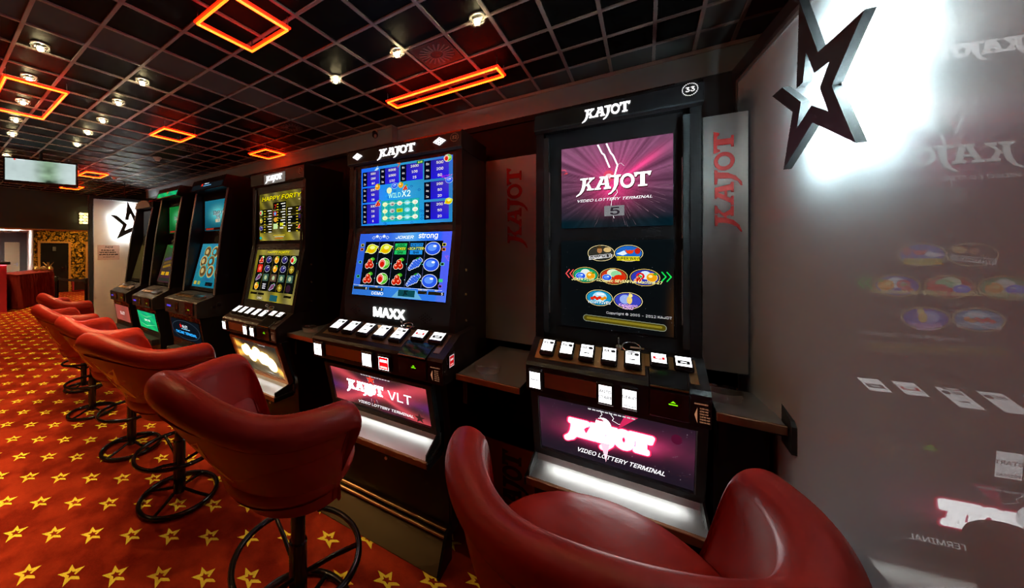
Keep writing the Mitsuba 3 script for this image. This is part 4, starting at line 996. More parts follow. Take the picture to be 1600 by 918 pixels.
def pic_simply(c, d):
    def f(w, h):
        p = Pic(w, h); cl, dl = lin(c), lin(d)
        p.bg(lambda u, v: cl*(1-np.exp(-(np.hypot(u-.5, (v-.55)*1.2)/.28)**2))[..., None]*(.5+.5*v[..., None])+dl*np.exp(-(np.hypot(u-.5, (v-.55)*1.2)/.26)**2)[..., None], 24, 24)
        for a in range(0, 360, 20): p.poly([(.5*w+k*w*math.cos(math.radians(a+t)), .62*h+k*h*math.sin(math.radians(a+t))) for t, k in ((-2, .1), (2, .1), (0, .3))], 'd8f0f0', .35)
        for q, (s, y, hh, cc) in enumerate((('SIMPLY', .52, .12, '303838'), ('THE', .40, .10, '283030'), ('BEST', .28, .09, 'e0b060'))):
            p.text(s, .51*w, y*h-.004, hh*h, 'e8f0f0', .8, anchor='c'); p.text(s, .5*w, y*h, hh*h, cc, anchor='c')
        p.rect(.03*w, .02*h, .97*w, .10*h, '280c08'); p.rect(.05*w, .03*h, .35*w, .09*h, 'a03020'); return p
    return f
def pic_green_low(w, h):
    p = Pic(w, h); p.bg(lambda u, v: np.stack([.03+.05*(1-v), .10*v**2+.02, .02+.04*u], -1), 12, 12)
    p.poly([(.1*w, .95*h), (.9*w, 1.0*h), (.9*w, .8*h)], '10a040', .8)
    for q in range(5): p.poly([(.1*w, (.62-.1*q)*h), (.9*w, (.75-.1*q)*h), (.9*w, (.68-.1*q)*h), (.1*w, (.55-.1*q)*h)], ['604870', '806030', 'a88028', '504030', '305038'][q], .7)
    for q in range(3): p.rect((.12+.26*q)*w, .18*h, (.32+.26*q)*w, .27*h, 'd8a020')
    p.rect(.05*w, .02*h, .95*w, .11*h, '303028'); return p
def pic_plain(fn, extra=None):
    def f(w, h):
        p = Pic(w, h); p.bg(fn, 20, 20)
        if extra: extra(p, w, h)
        return p
    return f
def green_logo(p, w, h):
    p.poly([(.05*w, .30*h), (.4*w, .12*h), (.95*w, .35*h), (.4*w, .2*h)], '70f0a0', .9); p.poly([(.1*w, .8*h), (.5*w, .65*h), (.9*w, .9*h), (.5*w, .73*h)], '70f0a0', .7)
    p.text('SIMPLY PRO', .5*w, .45*h, .11*h, 'e8fff0', 1.3, anchor='c', sx=.9)
def oval_logo(p, w, h):
    p.poly(Polygon(arc(.5*w, .5*h, .49*w, .47*h, 50)).difference(Polygon(arc(.5*w, .5*h, .47*w, .44*h, 50))), '405060', .5)
    p.poly(STAR5(.35*w, .68*h, .05*w), 'e02020', 1.2); p.text('KAJOT', .40*w, .60*h, .14*h, 'e0f0f8', 1.2, sx=.9); p.rect(.36*w, .52*h, .66*w, .56*h, '90d0f0')
    p.text('ONLINE TERMINAL', .5*w, .28*h, .13*h, '30b0ff', 1.5, anchor='c', fit=.74*w)
def red_logo(p, w, h): p.text('KAJOT', .5*w, .4*h, .2*h, 'f0d8d0', 1.1, anchor='c', sx=.9)

class Mach:
    def __init__(s, label, x, y, phi):
        s.key = thing('gaming_machine', label, 'gaming machine', 'gaming machines along the wall')
        c, n = math.cos(math.radians(phi)), math.sin(math.radians(phi))
        s.M = np.array([[c, -n, 0, x], [n, c, 0, y], [0, 0, 1, 0], [0, 0, 0, 1.]])
    def add(s, name, mesh, mat, smooth=False, parent=None, label=None, **kw):
        m = mesh.copy(); m.apply_transform(s.M)
        return part(parent or s.key, name, m, mat, smooth, label, **kw)
    def pic(s, name, p, M, mul=1.0, glass=True, parent=None, label=None):
        return show(parent or s.key, name, p, s.M @ M, mul, glass, label)
def sl(a, b, t): return a[0]+(b[0]-a[0])*t, a[1]+(b[1]-a[1])*t
def lit_logo(m, parent, x, z, y, w, h, mul=1.6):
    M = frame((x-w/2, y, z), (1, 0, 0), (0, 0, 1))
    g = slab(kajot(h, w), .004, np.eye(4))
    g.apply_transform(M); m.add('logo', g, 'm_plastic_white', parent=parent, label='lit white lettering', emitter=glow((1, 1, 1), mul))
def badge(m, x, z, y, r, num, lit):
    M = frame((x, y, z), (1, 0, 0), (0, 0, 1)); mat = 'm_print_white' if lit else 'm_print_bronze'
    dots = cat([slab(Polygon(arc(r*math.cos(a), r*math.sin(a), r*.085, r*.085, 8)), .0012, np.eye(4)) for a in np.linspace(0, 2*math.pi, 25)[:-1]])
    tx = meshkit.text_mesh(num, r*.75, .0012, bold=True); tx.apply_translation([-tx.extents[0]/2-.001, -r*.36, 0])
    g = cat([dots, tx]); g.apply_transform(M)
    kw = {'emitter': glow((.9, .9, .9), .9)} if lit else {}
    m.add('number_badge', g, mat, label='round dotted badge with the number '+num, **kw)
def box_on(M, x0, x1, y0, y1, z0, z1, c=0):
    g = bx(x0, x1, y0, y1, z0, z1, c); g.apply_transform(M); return g

def upright(label, x, y, phi, W, zt, zh, us, ls, db, df, fb, dx, lt, lb, lx, tray, kick_y, body, pics, num, lit, logo, plate, red_start=False, side_btn=False):
    m = Mach(label, x, y, phi); h = W/2
    cz = db[1]; rec = .030 if lit else .008
    cheek = [(.004, zh), (.0, ls[3]+.03), (ls[4]-rec-.004, cz), (db[0], cz-.02), (df[0]+.10, fb[1]-.01), (lb[0]+.05, lb[1]), (lb[0]+.07, .10), (.36, .10), (.36, zt-.006), (.02, zt-.006)]
    th = .030
    m.add('side_panel', prism(cheek, -h, -h+th), body); m.add('side_panel', prism(cheek, h-th, h), body)
    # screen surround: follows the two screen planes, recessed behind the side panels
    yu, yl1, yl0 = rec+.005, ls[5], ls[4]
    sur = [(yu, zh), (yu, (us[2]+ls[3])/2+.01), (yl1+.002, ls[3]+.012), (yl0+.002, ls[2]-.006), (yl0-.004, cz), (.16, cz), (.16, zh)]
    m.add('screen_surround', prism(sur, -h+th-.002, h-th+.002), 'm_matte_black' if lit else 'm_teal_black')
    for sx in (-1, 1):      # bevelled strips down both sides of the screens
        g = [(yu-rec, zh-.02), (yl1-rec+.002, ls[3]), (yl0-rec+.005, cz+.02), (yl0-.003, cz+.02), (yl1, ls[3]), (yu, zh-.02)]
        a, b = (-h+th, -h+th+.018) if sx < 0 else (h-th-.018, h-th)
        m.add('speaker_strip' if lit else 'screen_edge', prism(g, a, b), 'm_teal_black')
        if lit:
            for z0, z1 in ((1.14, 1.40), (1.44, 1.72)):
                xx = -h+th+.019 if sx < 0 else h-th-.019
                m.add('speaker_mesh', bx(xx-.0015, xx+.0015, .012, .030, z0, z1), 'm_hex_metal')
    m.add('back_body', bx(-h+th, h-th, .15, .355, .10, zt-.01), 'm_matte_black')
    hd = m.add('header', prism([(.0, zh), (-.014, zh+.012), (-.012, zt-.012), (-.002, zt), (.355, zt), (.355, zh), (.03, zh)], -h-.003, h+.003), body)
    m.add('trim', bx(-h-.004, h+.004, -.016, -.008, zh+.008, zh+.013), 'm_teal_black', parent=hd)
    if num == '31': m.add('logo_plate', bx(logo[0]-.125, logo[0]+.125, -.0175, -.012, logo[1]-.022, logo[1]+.050, .002), 'm_plastic_grey', parent=hd, label='dim lit plate behind the lettering', emitter=glow((.10, .11, .10), 1.0))
    lit_logo(m, hd, logo[0], logo[1], -.0165 if num != '31' else -.0195, logo[2], logo[3], 2.2)
    if not lit and num == '32':
        for sx in (-.28, .245):
            q = Polygon([(-.036, 0), (0, -.021), (.036, 0), (0, .021)]); holes = [Point(.0118*(i-j), .0068*(i+j-2)*1.0).buffer(.0034) for i in range(3) for j in range(3)]
            g = slab(q.difference(shapely.union_all(holes)), .003, np.eye(4)); g.apply_transform(frame((sx, -.0165, zh+.048), (1, 0, 0), (0, 0, 1)))
            m.add('diamond_light', g, 'm_plastic_white', parent=hd, label='lit white diamond grille', emitter=glow((1, 1, 1), 1.6))
    badge(m, h-.032, zh+.055, -.0145, .020, num, lit)
    # screens
    uw, uh = us[1]-us[0], us[3]-us[2]
    k = m.pic('upper_screen', pics[0](uw, uh), frame((us[0], yu-.003, us[2]), (1, 0, 0), (0, 0, 1)))
    lw, lh = ls[1]-ls[0], math.hypot(ls[3]-ls[2], ls[5]-ls[4])
    k = m.pic('lower_screen', pics[1](lw, lh), frame((ls[0], yl0-.002, ls[2]), (1, 0, 0), (0, yl1-yl0, ls[3]-ls[2])))
    if num == '32':       # lit lettering under the screens
        f2 = frame((0, yl0-.006, 1.045), (1, 0, 0), (0, .0, 1))
        g = slab(text_poly('MAXX', .046)  .buffer(.0020, join_style=2), .004, np.eye(4)); e = g.extents[0]; g.apply_scale([.20/e, 1, 1]); g.apply_translation([-.12, 0, 0]); g.apply_transform(f2)
        m.add('lit_name', g, 'm_plastic_white', label='lit white block lettering', emitter=glow((1, .98, .92), 2.2))
        for sx in (-.24, .20):
            for i in range(4):
                for j in range(4):
                    pass
            q = cat([box_on(frame((sx+.011*(i-j), yl0-.0055, 1.065+.0075*(i+j-3)), (1, 0, 0), (0, 0, 1)), -.003, .003, -.003, .003, 0, .0015) for i in range(4) for j in range(4)])
            m.add('speaker_grille', q, 'm_black_gloss')
    # button deck
    m.deck = (dx, db, df, fb)
    dk = m.add('button_deck', prism([(db[0], db[1]), (df[0]+.012, df[1]+.006), (df[0], df[1]-.006), (fb[0], fb[1]), (fb[0]+.03, fb[1]-.004), (.12, fb[1]-.004), (.12, db[1])], dx[0], dx[1]), body)
    L = math.hypot(df[0]-db[0], df[1]-db[1]); DW = dx[1]-dx[0]
    MD = frame((dx[0], df[0], df[1]), (1, 0, 0), (0, db[0]-df[0], db[1]-df[1]))
    m.add('deck_plate', box_on(MD, DW*.045, DW*.70, L*.22, L*.92, -.002, .0025, .001), plate, parent=dk)
    m.add('deck_plate', box_on(MD, DW*.70, DW*.955, L*.52, L*.92, -.002, .0025, .001), plate, parent=dk)
    m.add('deck_plate', box_on(MD, DW*.915, DW*.955, L*.22, L*.52, -.002, .0025, .001), plate, parent=dk)
    for i, fr in enumerate((.12, .245, .372, .505, .635, .772, .893)):
        bw, d0, d1 = DW*.094, L*(.30 if i < 5 else .48), L*(.86 if i < 5 else .88)
        xx = DW*fr
        b = m.add('play_button', box_on(MD, xx-bw/2, xx+bw/2, d0, d1, 0, .020, .006), 'm_black')
        g = Pic(bw*.82, (d1-d0)*.74)
        g.rect(0, 0, g.w, g.h, 'ffffff', 1.8)
        if i < 5:
            g.text('BET', g.w*.10, g.h*.66, g.h*.17, '303030'); g.poly(Point(g.w*.78, g.h*.74).buffer(g.h*.10), '303030')
            if i in (2, 4): g.rect(g.w*.3, g.h*.28, g.w*.68, g.h*.34, '404040')
        elif i == 5: g.rect(g.w*.12, g.h*.38, g.w*.88, g.h*.62, 'e81020'); g.rect(g.w*.28, g.h*.44, g.w*.72, g.h*.66, 'ffffff', 1.6)
        else: g.rect(g.w*.12, g.h*.26, g.w*.88, g.h*.56, '181818'); g.rect(g.w*.30, g.h*.34, g.w*.70, g.h*.48, 'ffffff', 1.2)
        m.pic('legend', g, MD @ frame((xx-g.w/2, d0+(d1-d0)*.16, .0206), (1, 0, 0), (0, 1, 0)), 1.0, False, b, 'lit white legend')
    # front of the deck: square buttons, mesh strip, note acceptor, price list
    FH = math.hypot(df[0]-fb[0], df[1]-.006-fb[1])
    MF = frame((dx[0], fb[0], fb[1]), (1, 0, 0), (0, df[0]-fb[0], df[1]-.006-fb[1]))
    m.add('mesh_strip', box_on(MF, DW*.125, DW*.455, FH*.24, FH*.80, -.002, .002), 'm_hex_bronze', parent=dk)
    for i, fr in enumerate((.065, .490, .618)):
        bw = DW*.098; xx = DW*fr
        b = m.add('start_button', box_on(MF, xx-bw/2, xx+bw/2, FH*.10, FH*.90, -.004, .014, .005), 'm_black')
        g = Pic(bw*.74, FH*.62); red = red_start and i == 2
        g.rect(0, 0, g.w, g.h, 'ffffff', 2.0)
        if red: g.rect(g.w*.06, g.h*.05, g.w*.94, g.h*.95, 'f01018', 1.2); g.rect(g.w*.14, g.h*.58, g.w*.86, g.h*.80, 'ffffff', 1.4); g.rect(g.w*.14, g.h*.12, g.w*.86, g.h*.28, 'ffd8d0', 1.2)
        elif lit and i == 1: g.text('AUTO', g.w/2, g.h*.58, g.h*.15, '404040', anchor='c'); g.text('START', g.w/2, g.h*.26, g.h*.15, '303030', anchor='c')
        elif lit and i == 2: g.text('START', g.w/2, g.h*.52, g.h*.15, '303030', anchor='c'); g.text('P\u0158IPSAT', g.w/2, g.h*.06, g.h*.11, '303030', anchor='c', sx=.9)
        elif i == 0: [g.rect(g.w*(.16+.12*q), g.h*.5, g.w*(.24+.12*q), g.h*.56, '707070') for q in range(6)]
        m.pic('legend', g, MF @ frame((xx-g.w/2, FH*.19, .0146), (1, 0, 0), (0, 1, 0)), 1.0, False, b, 'lit legend')
    na = m.add('note_acceptor', cat([box_on(MD, DW*.715, DW*.905, -.006, L*.50, -.004, .006, .003), box_on(MF, DW*.715, DW*.905, FH*.08, FH*.98, -.004, .008, .003)]), 'm_black_gloss')
    m.add('lip', box_on(MD, DW*.72, DW*.90, -.009, -.003, .0, .006, .002), 'm_gold', parent=na)
    g = Pic(.026, .016)
    g.poly([(.006, .008), (.013, .015), (.020, .008)], '90ff10', 1.0); g.rect(.002, .001, .024, .005, '90ff10', 1.0)
    m.pic('arrow_light', g, MF @ frame((DW*.805, FH*.55, .0086), (1, 0, 0), (0, 1, 0)), 1.0, False, na, 'green arrow light')
    g = Pic(DW*.06, FH*.66)
    g.text('BANKOVKY', 0, g.h*.90, g.h*.07, 'e09870', .5, fit=g.w); g.poly([(0, g.h*.40), (g.w*.22, g.h*.75), (g.w*.22, g.h*.02)], 'e09870', .5)
    for q, v in enumerate(('100 K\u010d', '200 K\u010d', '500 K\u010d', '1000 K\u010d', '2000 K\u010d', '5000 K\u010d')): g.text(v, g.w*.38, g.h*(.70-.128*q), g.h*.065, 'e09870', .5)
    m.pic('price_list', g, MF @ frame((DW*.925, FH*.12, .0008), (1, 0, 0), (0, 1, 0)), 1.0, False, None, 'small printed list of notes')
    if side_btn:
        g = Pic(.05, .05); g.rect(0, 0, .05, .05, 'f0e0e0', .8); g.rect(.004, .004, .046, .046, 'd81018'); g.rect(.010, .026, .040, .036, 'f0d0d0'); g.rect(.010, .008, .040, .014, 'f0b0a8')
        b = m.add('side_button', bx(dx[1]-.004, dx[1]+.006, df[0]+.05, df[0]+.115, fb[1]+.055, fb[1]+.12, .003), 'm_black')
        m.pic('legend', g, frame((dx[1]+.0066, df[0]+.057, fb[1]+.062), (0, 1, 0), (0, 0, 1)), .8, False, b, 'red lit legend')
    # light box with the backlit glass
    fx0, fx1 = lx[0]-.028, lx[1]+.028
    nrm = np.array([-(lt[1]-lb[1]), lt[0]-lb[0]]); nrm = nrm/np.linalg.norm(nrm); nrm = nrm if nrm[0] < 0 else -nrm
    LH = math.hypot(lt[0]-lb[0], lt[1]-lb[1]); MB = frame((lx[0], lb[0], lb[1]), (1, 0, 0), (0, lt[0]-lb[0], lt[1]-lb[1]))
    LW = lx[1]-lx[0]
    bxk = m.add('light_box', cat([box_on(MB, -.028, LW+.028, LH, LH+.022, -.03, .010, .003), box_on(MB, -.028, LW+.028, -.03, 0, -.03, .010, .003), box_on(MB, -.028, 0, -.01, LH+.01, -.03, .010, .003), box_on(MB, LW, LW+.028, -.01, LH+.01, -.03, .010, .003), box_on(MB, 0, LW, 0, LH, -.03, -.004)]), 'm_teal_black' if num != '31' else 'm_hex_bronze')
    m.pic('picture', pics[2](LW, LH), MB @ frame((0, 0, -.003), (1, 0, 0), (0, 1, 0)), 1.0, True, bxk)
    m.add('tray_light', box_on(MB, .02, LW-.02, -.031, -.029, -.024, -.012), 'm_plastic_white', parent=bxk, emitter=glow((1, 1, .96), 9.0 if lit else 5.0, .3))
    # coin tray
    ty, tz = tray; by, bz = lb[0]+.03, lb[1]-.035
    x0, x1 = fx0+.002, fx1-.002
    tr = m.add('coin_tray', prism([(ty, tz), (by-.005, bz-.035), (by, bz), (by+.01, bz), (by+.01, bz-.05), (ty, tz-.012)], x0, x1), 'm_ribbed', label='ribbed metal tray')
    for a in (x0, x1-.006):
        m.add('side', prism([(ty, tz-.006), (ty, tz+.03), (by, bz+.02), (by, bz-.04)], a, a+.006), 'm_teal_black', parent=tr)
    m.add('lip', bx(x0-.004, x1+.004, ty-.012, ty+.004, tz-.022, tz+.006, .002), 'm_hex_bronze' if not lit else 'm_hex_bronze', parent=tr, label='patterned bronze lip')
    for a in (x0-.012, x1+.004): m.add('end_cap', bx(a, a+.008, ty-.012, by, tz-.026, tz+.004, .002), 'm_black', parent=tr)
    # base with door, lock and kick plate
    dr_ = m.add('base_door', bx(-h+.01, h-.01, lb[0]+.06, .12, .12, tz-.03), 'm_black')
    m.add('lock', tube([(0, lb[0]+.064, tz-.16), (0, lb[0]+.052, tz-.16)], .008, 12), 'm_chrome', parent=dr_)
    kp = m.add('kick_plate', prism([(kick_y, .004), (lb[0]+.04, .105), (lb[0]+.06, .105), (lb[0]+.06, 0), (kick_y, 0)], -h+.01, h-.01), 'm_kick', label='bronze coloured kick plate')
    for q in (.0, .022):
        m.add('rail', tube([(-h+.012, lb[0]+.02+q, .115+q*.8), (h-.012, lb[0]+.02+q, .115+q*.8)], .0075, 10), 'm_gold', smooth=40, parent=kp)
    for a in (-h-.004, h-.008): m.add('end_cap', prism([(kick_y-.006, 0), (kick_y-.006, .012), (lb[0]+.01, .15), (lb[0]+.06, .15), (lb[0]+.06, 0)], a, a+.012), 'm_black', parent=kp)
    # side screws
    for z in (1.30, 1.18, 1.05):
        m.add('side_lock', tube([(h, .05, z), (h+.006, .05, z)], .006, 10), 'm_gold')
    return m, MD, L, DW

def key_ring(m, MD, L, DW, fr, label):
    t = thing('key_ring', label, 'keys')
    def add(n, g, mat, sm=30):
        g = g.copy(); g.apply_transform(MD); m2 = g; m2.apply_transform(m.M); part(t, n, m2, mat, sm)
    x = DW*fr
    add('lock_stem', tube([(x, L*.96, .003), (x, L*.96, .014)], .009, 12), 'm_chrome')
    add('key', cat([bx(x-.001, x+.001, L*.96-.004, L*.96+.004, .014, .034), ring((x, L*.96, .041), .008, .0022, 20, 6, 'x')]), 'm_chrome')
    add('loop', ring((x+.038, L*.90, .0245), .027, .0018, 40, 6), 'm_chrome')
    add('second_key', bx(x+.035, x+.075, L*.90-.004, L*.90+.005, .0222, .0240), 'm_gold', False)

# nearest machine: number 33
m, MD, L, DW = upright('nearest tall black machine with a magenta lightning screen, number 33 on its header', -.1125, 1.52, 1.5, .525, 1.967, 1.882,
        us=(-.170, .190, 1.487, 1.812), ls=(-.171, .191, 1.092, 1.437, .028, .034), db=(-.02, 1.040), df=(-.165, .972), fb=(-.158, .868), dx=(-.2625, .2645),
        lt=(-.135, .850), lb=(-.085, .632), lx=(-.222, .232), tray=(-.195, .560), kick_y=-.24, body='m_black',
        pics=(pic_kajot_start, pic_menu, glowbox('magenta')), num='33', lit=True, logo=(-.012, 1.903, .155, .034), plate='m_deck_gold')
key_ring(m, MD, L, DW, .555, 'keys hanging in the lock on the button deck of machine 33')
# blue-screen machine: number 32
m, MD, L, DW = upright('tall machine with blue paytable and fruit reel screens, number 32 on its header', -1.081, 1.52, 3.0, .712, 1.985, 1.892,
        us=(-.272, .306, 1.539, 1.872), ls=(-.272, .306, 1.150, 1.492, -.075, .004), db=(-.09, 1.010), df=(-.28, .938), fb=(-.27, .835), dx=(-.372, .385),
        lt=(-.24, .795), lb=(-.185, .602), lx=(-.285, .290), tray=(-.285, .500), kick_y=-.25, body='m_brown_black',
        pics=(pic_paytable, pic_reels, glowbox('red')), num='32', lit=False, logo=(-.015, 1.915, .245, .040), plate='m_bronze', red_start=True, side_btn=True)
key_ring(m, MD, L, DW, .60, 'keys hanging in the lock on the button deck of the blue-screen machine')
# gold-screen machine: number 31
m, MD, L, DW = upright('tall machine with gold and green fruit screens, third from the right', -2.177, 1.52, 0, .630, 1.985, 1.880,
        us=(-.232, .288, 1.468, 1.822), ls=(-.232, .290, 1.035, 1.40, -.085, -.004), db=(-.10, .985), df=(-.235, .912), fb=(-.225, .818), dx=(-.318, .318),
        lt=(-.19, .775), lb=(-.11, .545), lx=(-.255, .262), tray=(-.215, .470), kick_y=-.25, body='m_brown_black',
        pics=(pic_forty_top, pic_forty_low, glowbox('gold')), num='31', lit=False, logo=(-.01, 1.905, .20, .036), plate='m_black_satin')
key_ring(m, MD, L, DW, .60, 'keys hanging in the lock on the button deck of the gold-screen machine')

def slanted(label, x, W, zt, dk, pics, lit_header, round_top=False, oval=False):
    m = Mach(label, x, 1.52, 0); h = W/2
    zb = zt-.10
    ck = [(.0, zb), (-.06, 1.55), (-.117, 1.03), (dk[0]+.14, .985), (dk[0]+.12, dk[2]-.01), (-.17, .60), (-.17, .02), (.36, .02), (.36, zt-.004), (.03, zt-.004)]
    m.add('side_panel', prism(ck, -h, -h+.024), 'm_black'); m.add('side_panel', prism(ck, h-.024, h), 'm_black')
    for a in (-h-.001, h-.025): m.add('side_edge', prism([(-.004, zb), (-.064, 1.55), (-.121, 1.03), (-.115, 1.03), (-.058, 1.55), (.002, zb)], a, a+.026), 'm_plastic_grey')
    m.add('back_body', bx(-h+.024, h-.024, .12, .35, .02, zt-.01), 'm_matte_black')
    m.add('screen_surround', prism([(.06, zb), (.06, 1.53), (.052, 1.50), (-.068, 1.04), (.12, 1.04), (.12, zb)], -h+.022, h-.022), 'm_matte_black')
    if round_top:
        hd = m.add('header', prism([(-.01, zb), (.35, zb), (.35, zt-.03), (.0, zt-.03)], -h, h), 'm_black')
        g = Polygon(arc(0, 0, h*.9, .085, 30, 0, 180)); q = slab(g, .02, frame((0, -.006, zb+.005), (1, 0, 0), (0, 0, 1)))
        m.add('arch', q, 'm_plastic_grey', parent=hd, label='rounded grey arch')
        m.add('red_edge', bx(-h, h, -.01, .34, zt-.032, zt-.026), 'm_counter_red', parent=hd)
    else:
        hd = m.add('header', prism([(-.055, zb-.005), (-.02, zt), (.35, zt), (.35, zb-.01), (.01, zb-.01)], -h-.002, h+.002), 'm_black')
        MH = frame((-h+.02, -.055*1.0-.0005+.004-.001, zb+.006), (1, 0, 0), (0, .034, .095))
        m.pic('picture', lit_header(W-.04, .088), MH, 1.0, False, hd)
    wS = W-.10
    m.pic('upper_screen', pics[0](wS, .28), frame((-wS/2, .056, 1.575), (1, 0, 0), (0, 0, 1)))
    ll = math.hypot(.10, .385)
    m.pic('lower_screen', pics[1](wS, ll), frame((-wS/2, -.058-.004, 1.07), (1, 0, 0), (0, .10, .385)))
    dy, dz, fz = dk
    d = m.add('button_deck', prism([(-.09, 1.03), (dy+.012, dz), (dy, dz-.008), (dy+.006, fz), (dy+.06, fz-.006), (.1, fz-.006), (.1, 1.03)], -h-.004, h+.004), 'm_black_satin')
    Ld = math.hypot(-.09-dy, 1.03-dz); MD = frame((-h, dy, dz), (1, 0, 0), (0, -.09-dy, 1.03-dz))
    for q in range(5):
        m.add('play_button', box_on(MD, W*(.10+.11*q), W*(.18+.11*q), Ld*.35, Ld*.55, 0, .006, .002), 'm_gold' if q % 2 else 'm_bronze')
    m.add('handle', box_on(MD, W*.66, W*.92, Ld*.30, Ld*.62, 0, .016, .005), 'm_chrome')
    m.add('top_plate', box_on(MD, W*.08, W*.60, Ld*.62, Ld*.9, 0, .004), 'm_black_satin')
    MF = frame((-h, dy+.006, fz), (1, 0, 0), (0, -.006, dz-fz)); FH = dz-fz
    g = Pic(W*.14, .016); g.rect(0, 0, g.w, g.h, '5848e0', .9)
    m.pic('blue_light', g, MF @ frame((W*.08, FH*.42, .003), (1, 0, 0), (0, 1, 0)), 1.0, False, None, 'small blue light')
    m.add('coin_slot', box_on(MF, W*.36, W*.46, FH*.22, FH*.82, 0, .006, .002), 'm_black_gloss')
    na = m.add('note_acceptor', box_on(MF, W*.70, W*.94, FH*.15, FH*.98, 0, .012, .004), 'm_black_gloss')
    g = Pic(.03, .012); g.rect(0, 0, .03, .006, 'a0d820'); g.poly([(.008, .006), (.015, .012), (.022, .006)], 'a0d820')
    m.pic('arrow_light', g, MF @ frame((W*.79, FH*.45, .0126), (1, 0, 0), (0, 1, 0)), .7, False, na, 'green light')
    b = m.add('lower_door', prism([(dy+.03, fz-.01), (-.19, .60), (-.19, .02), (.1, .02), (.1, fz-.01)], -h+.002, h-.002), 'm_black')
    lw, lh = W-.06, .175
    y1, z1 = dy+.03, fz-.012
    ey = np.array([0, y1-(-.19), z1-.60]); ey /= np.linalg.norm(ey)
    o = np.array([-lw/2, y1, z1])-ey*(.04+lh)+np.array([0, -.004, 0])
    m.pic('light_panel', pics[2](lw, lh), frame(o, (1, 0, 0), ey), 1.0, False)
    m.add('coin_tray', bx(-h+.03, h-.03, -.26, -.18, .50, .56, .006), 'm_black_satin')
    for a, b in ((-.13, .94), (-.09, .955)): m.add('side_lock', tube([(h, a, b), (h+.01, a, b)], .012, 12), 'm_chrome')
    return m
def hdr_green(w, h): return pic_plain(lambda u, v: np.stack([.01+0*u, .28+.25*np.sin(u*8+v*4)**2, .10+.06*u], -1), lambda p, w, h: p.poly([(.44*w, .65*h), (.5*w, .25*h), (.57*w, .65*h), (.5*w, .5*h)], 'e06020', 1))(w, h)
def hdr_dark(w, h): return pic_plain(lambda u, v: np.stack([.006+0*u, .008+0*u, .010+0*u], -1), lambda p, w, h: (p.poly(STAR5(.33*w, .55*h, .05*w), 'f02818', 1.3), p.text('KAJOT', .40*w, .52*h, .22*h, 'd8e8f8', 1.5, sx=1.0), p.rect(.38*w, .30*h, .64*w, .38*h, '70c0f0', 1)))(w, h)
m = slanted('slanted black machine with turquoise coin screens, fourth from the right', -3.136, .585, 2.033, (-.263, .985, .862), (pic_simply('187088', '60d8d8'), pic_coins, pic_plain(lambda u, v: np.stack([.004+0*u, .006+0*u, .010+0*u], -1), oval_logo)), hdr_dark)
m = slanted('slanted black machine with green screens and a green lit header, fifth from the right', -3.967, .505, 2.037, (-.265, .950, .845), (pic_simply('0c7830', '50d880'), pic_green_low, pic_plain(lambda u, v: np.stack([.01+0*u, .35+.2*np.sin(u*6+v*5)**2, .14+.05*v], -1), green_logo)), hdr_green)
m = slanted('farthest slanted machine with dark screens and a rounded grey top, beside the far star sign', -4.698, .50, 1.975, (-.254, .945, .84), (pic_plain(lambda u, v: np.stack([.03+.02*v, .03+.02*v, .028+.02*v], -1)), pic_plain(lambda u, v: np.stack([.05+.03*v, .035+.02*v, .012+0*u], -1)), pic_plain(lambda u, v: np.stack([.30+.1*np.sin(u*5)**2, .07+0*u, .05+0*u], -1), red_logo)), None, True)

# ------------------------------------------------------------------ metal KAJOT panels and ashtray shelves in the gaps
def wall_panel(label, x0, x1, y, z0, z1, metal, letter, lx, lz, lh, lw, lab2, turn=0):
    t = thing('metal_panel', label, 'panel')
    R = trimesh.transformations.rotation_matrix(math.radians(turn), [0, 0, 1], [(x0+x1)/2, y, 0])
    m = bx(x0, x1, y, y+.012, z0, z1, .0015); m.apply_transform(R); part(t, 'sheet', m, metal)
    g = affinity.rotate(kajot(lh, lw), 90, origin=(0, 0))          # reads upwards, letter tops to the left
    m = slab(g, .003, frame((lx, y-.0005, lz), (1, 0, 0), (0, 0, 1))); m.apply_transform(R); part(t, 'lettering', m, letter, label=lab2)
    return t
wall_panel('brushed metal panel with red upright lettering right of the nearest machine', .158, .274, 1.605, .985, 1.862, 'm_hex_metal', 'm_red_vinyl', .238, 1.46, .048, .345, 'red upright lettering', 3.8)
wall_panel('gold-lit metal panel with red upright lettering between the two right-hand machines', -.765, -.47, 1.90, .895, 1.905, 'm_hex_metal', 'm_red_vinyl', -.545, 1.41, .075, .44, 'red upright lettering')
wall_panel('low bronze panel with dark upright lettering below the shelf, left of the nearest machine', -.70, -.40, 1.74, .02, .42, 'm_hex_bronze', 'm_dark_vinyl', -.50, .0+.03, .09, .36, 'dark upright lettering')
t = thing('metal_panel', 'low plain bronze panel behind the nearest stool, right of the nearest machine', 'panel'); part(t, 'sheet', bx(.165, .27, 1.615, 1.627, .02, .62, .0015), 'm_hex_bronze')
wall_panel('low bronze panel below the shelf between the gold-screen and blue-screen machines', -1.83, -1.50, 1.806, .02, .60, 'm_hex_bronze', 'm_dark_vinyl', -1.62, .05, .09, .40, 'dark upright lettering')

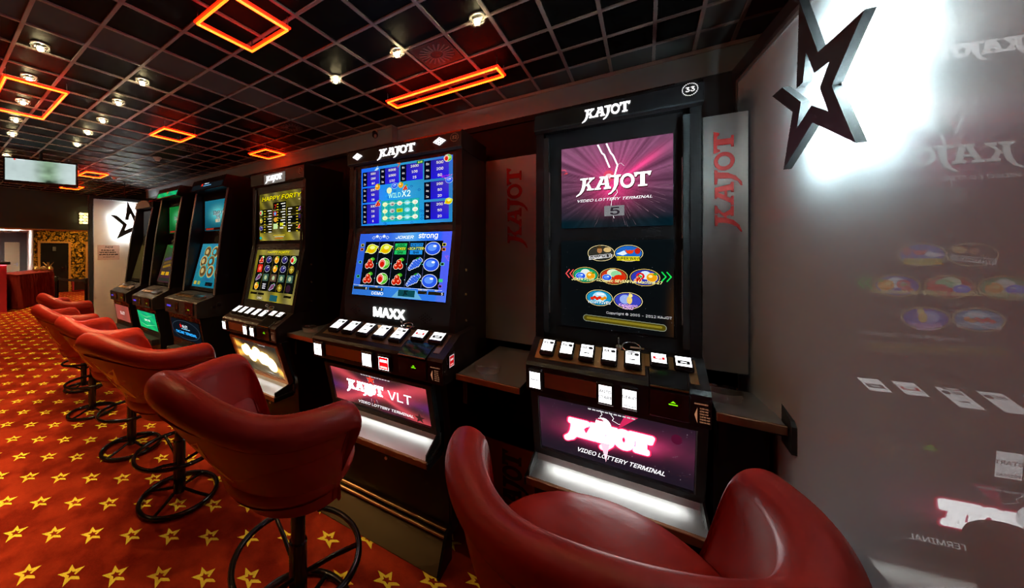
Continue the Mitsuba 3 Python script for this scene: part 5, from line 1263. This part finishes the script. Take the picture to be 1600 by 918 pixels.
def shelf(label, x0, x1, yf, yb, z, right_wall=False):
    t = thing('shelf', label, 'shelf')
    part(t, 'board', bx(x0, x1, yf+.006, yb, z-.028, z-.002, .001), 'm_matte_black')
    part(t, 'ribbed_top', bx(x0+.002, x1-.002, yf+.006, yb, z-.003, z), 'm_ribbed_dark')
    part(t, 'edge', bx(x0, x1, yf-.002, yf+.008, z-.022, z+.002, .001), 'm_bronze', label='bronze front edge')
    part(t, 'bracket', bx(x0+.01, x0+.03, yf+.05, yb, z-.14, z-.028), 'm_black')
    part(t, 'back_board', bx(x0, x1, yb-.01, yb, .45, z-.028), 'm_matte_black')
    return t
t = shelf('ribbed black shelf with bronze edge between the nearest machine and the right partition', .164, .303, 1.345, 1.60, .930)
part(t, 'side_rail', cat([prism([(1.325, .868), (1.325, .940), (1.335, .952), (1.598, 1.028), (1.604, 1.028), (1.604, .868)], .305, .317)]), 'm_teal_black')
part(t, 'support', bx(.166, .285, 1.42, 1.598, .02, .90), 'm_matte_black')
shelf('black shelf with bronze edge between the two right-hand machines', -.668, -.398, 1.36, 1.90, .862)
shelf('black shelf with bronze edge between the gold-screen and blue-screen machines', -1.842, -1.482, 1.36, 1.80, .872)

def ashtray(label, x, y, z, R=.060):
    t = thing('ashtray', label, 'ashtray')
    n, prof = 72, [(0, 0), (R*.86, 0), (R*.98, .006), (R, .034), (R*.97, .038), (R*.90, .037), (R*.86, .030), (R*.82, .012), (R*.74, .007), (0, .007)]
    V, F = [], []
    for i in range(n):
        a = 2*math.pi*i/n; notch = .010*max(0, 1-(((math.degrees(a)-30) % 120-60)/7.0)**2)
        for r, zz in prof: V.append((x+r*math.cos(a), y+r*math.sin(a), z+.0005+(zz-notch if zz > .02 else zz)))
    m = len(prof)
    for i in range(n):
        j = (i+1) % n
        for k in range(m-1): F += [(i*m+k, j*m+k, j*m+k+1), (i*m+k, j*m+k+1, i*m+k+1)]
    g = trimesh.Trimesh(V, F, process=True); g.merge_vertices(); g.update_faces(g.nondegenerate_faces()); g.fix_normals()
    part(t, 'bowl', g, 'm_clear_glass', 35)
ashtray('round glass ashtray on the shelf beside the right partition', .190, 1.455, .930, .052)
ashtray('round glass ashtray on the shelf between the two right-hand machines', -.565, 1.46, .862, .060)
ashtray('glass ashtray left of the blue-screen machine, right one of two on its shelf', -1.56, 1.43, .872, .055)
ashtray('glass ashtray beside the gold-screen machine, left one of two on its shelf', -1.74, 1.46, .872, .055)
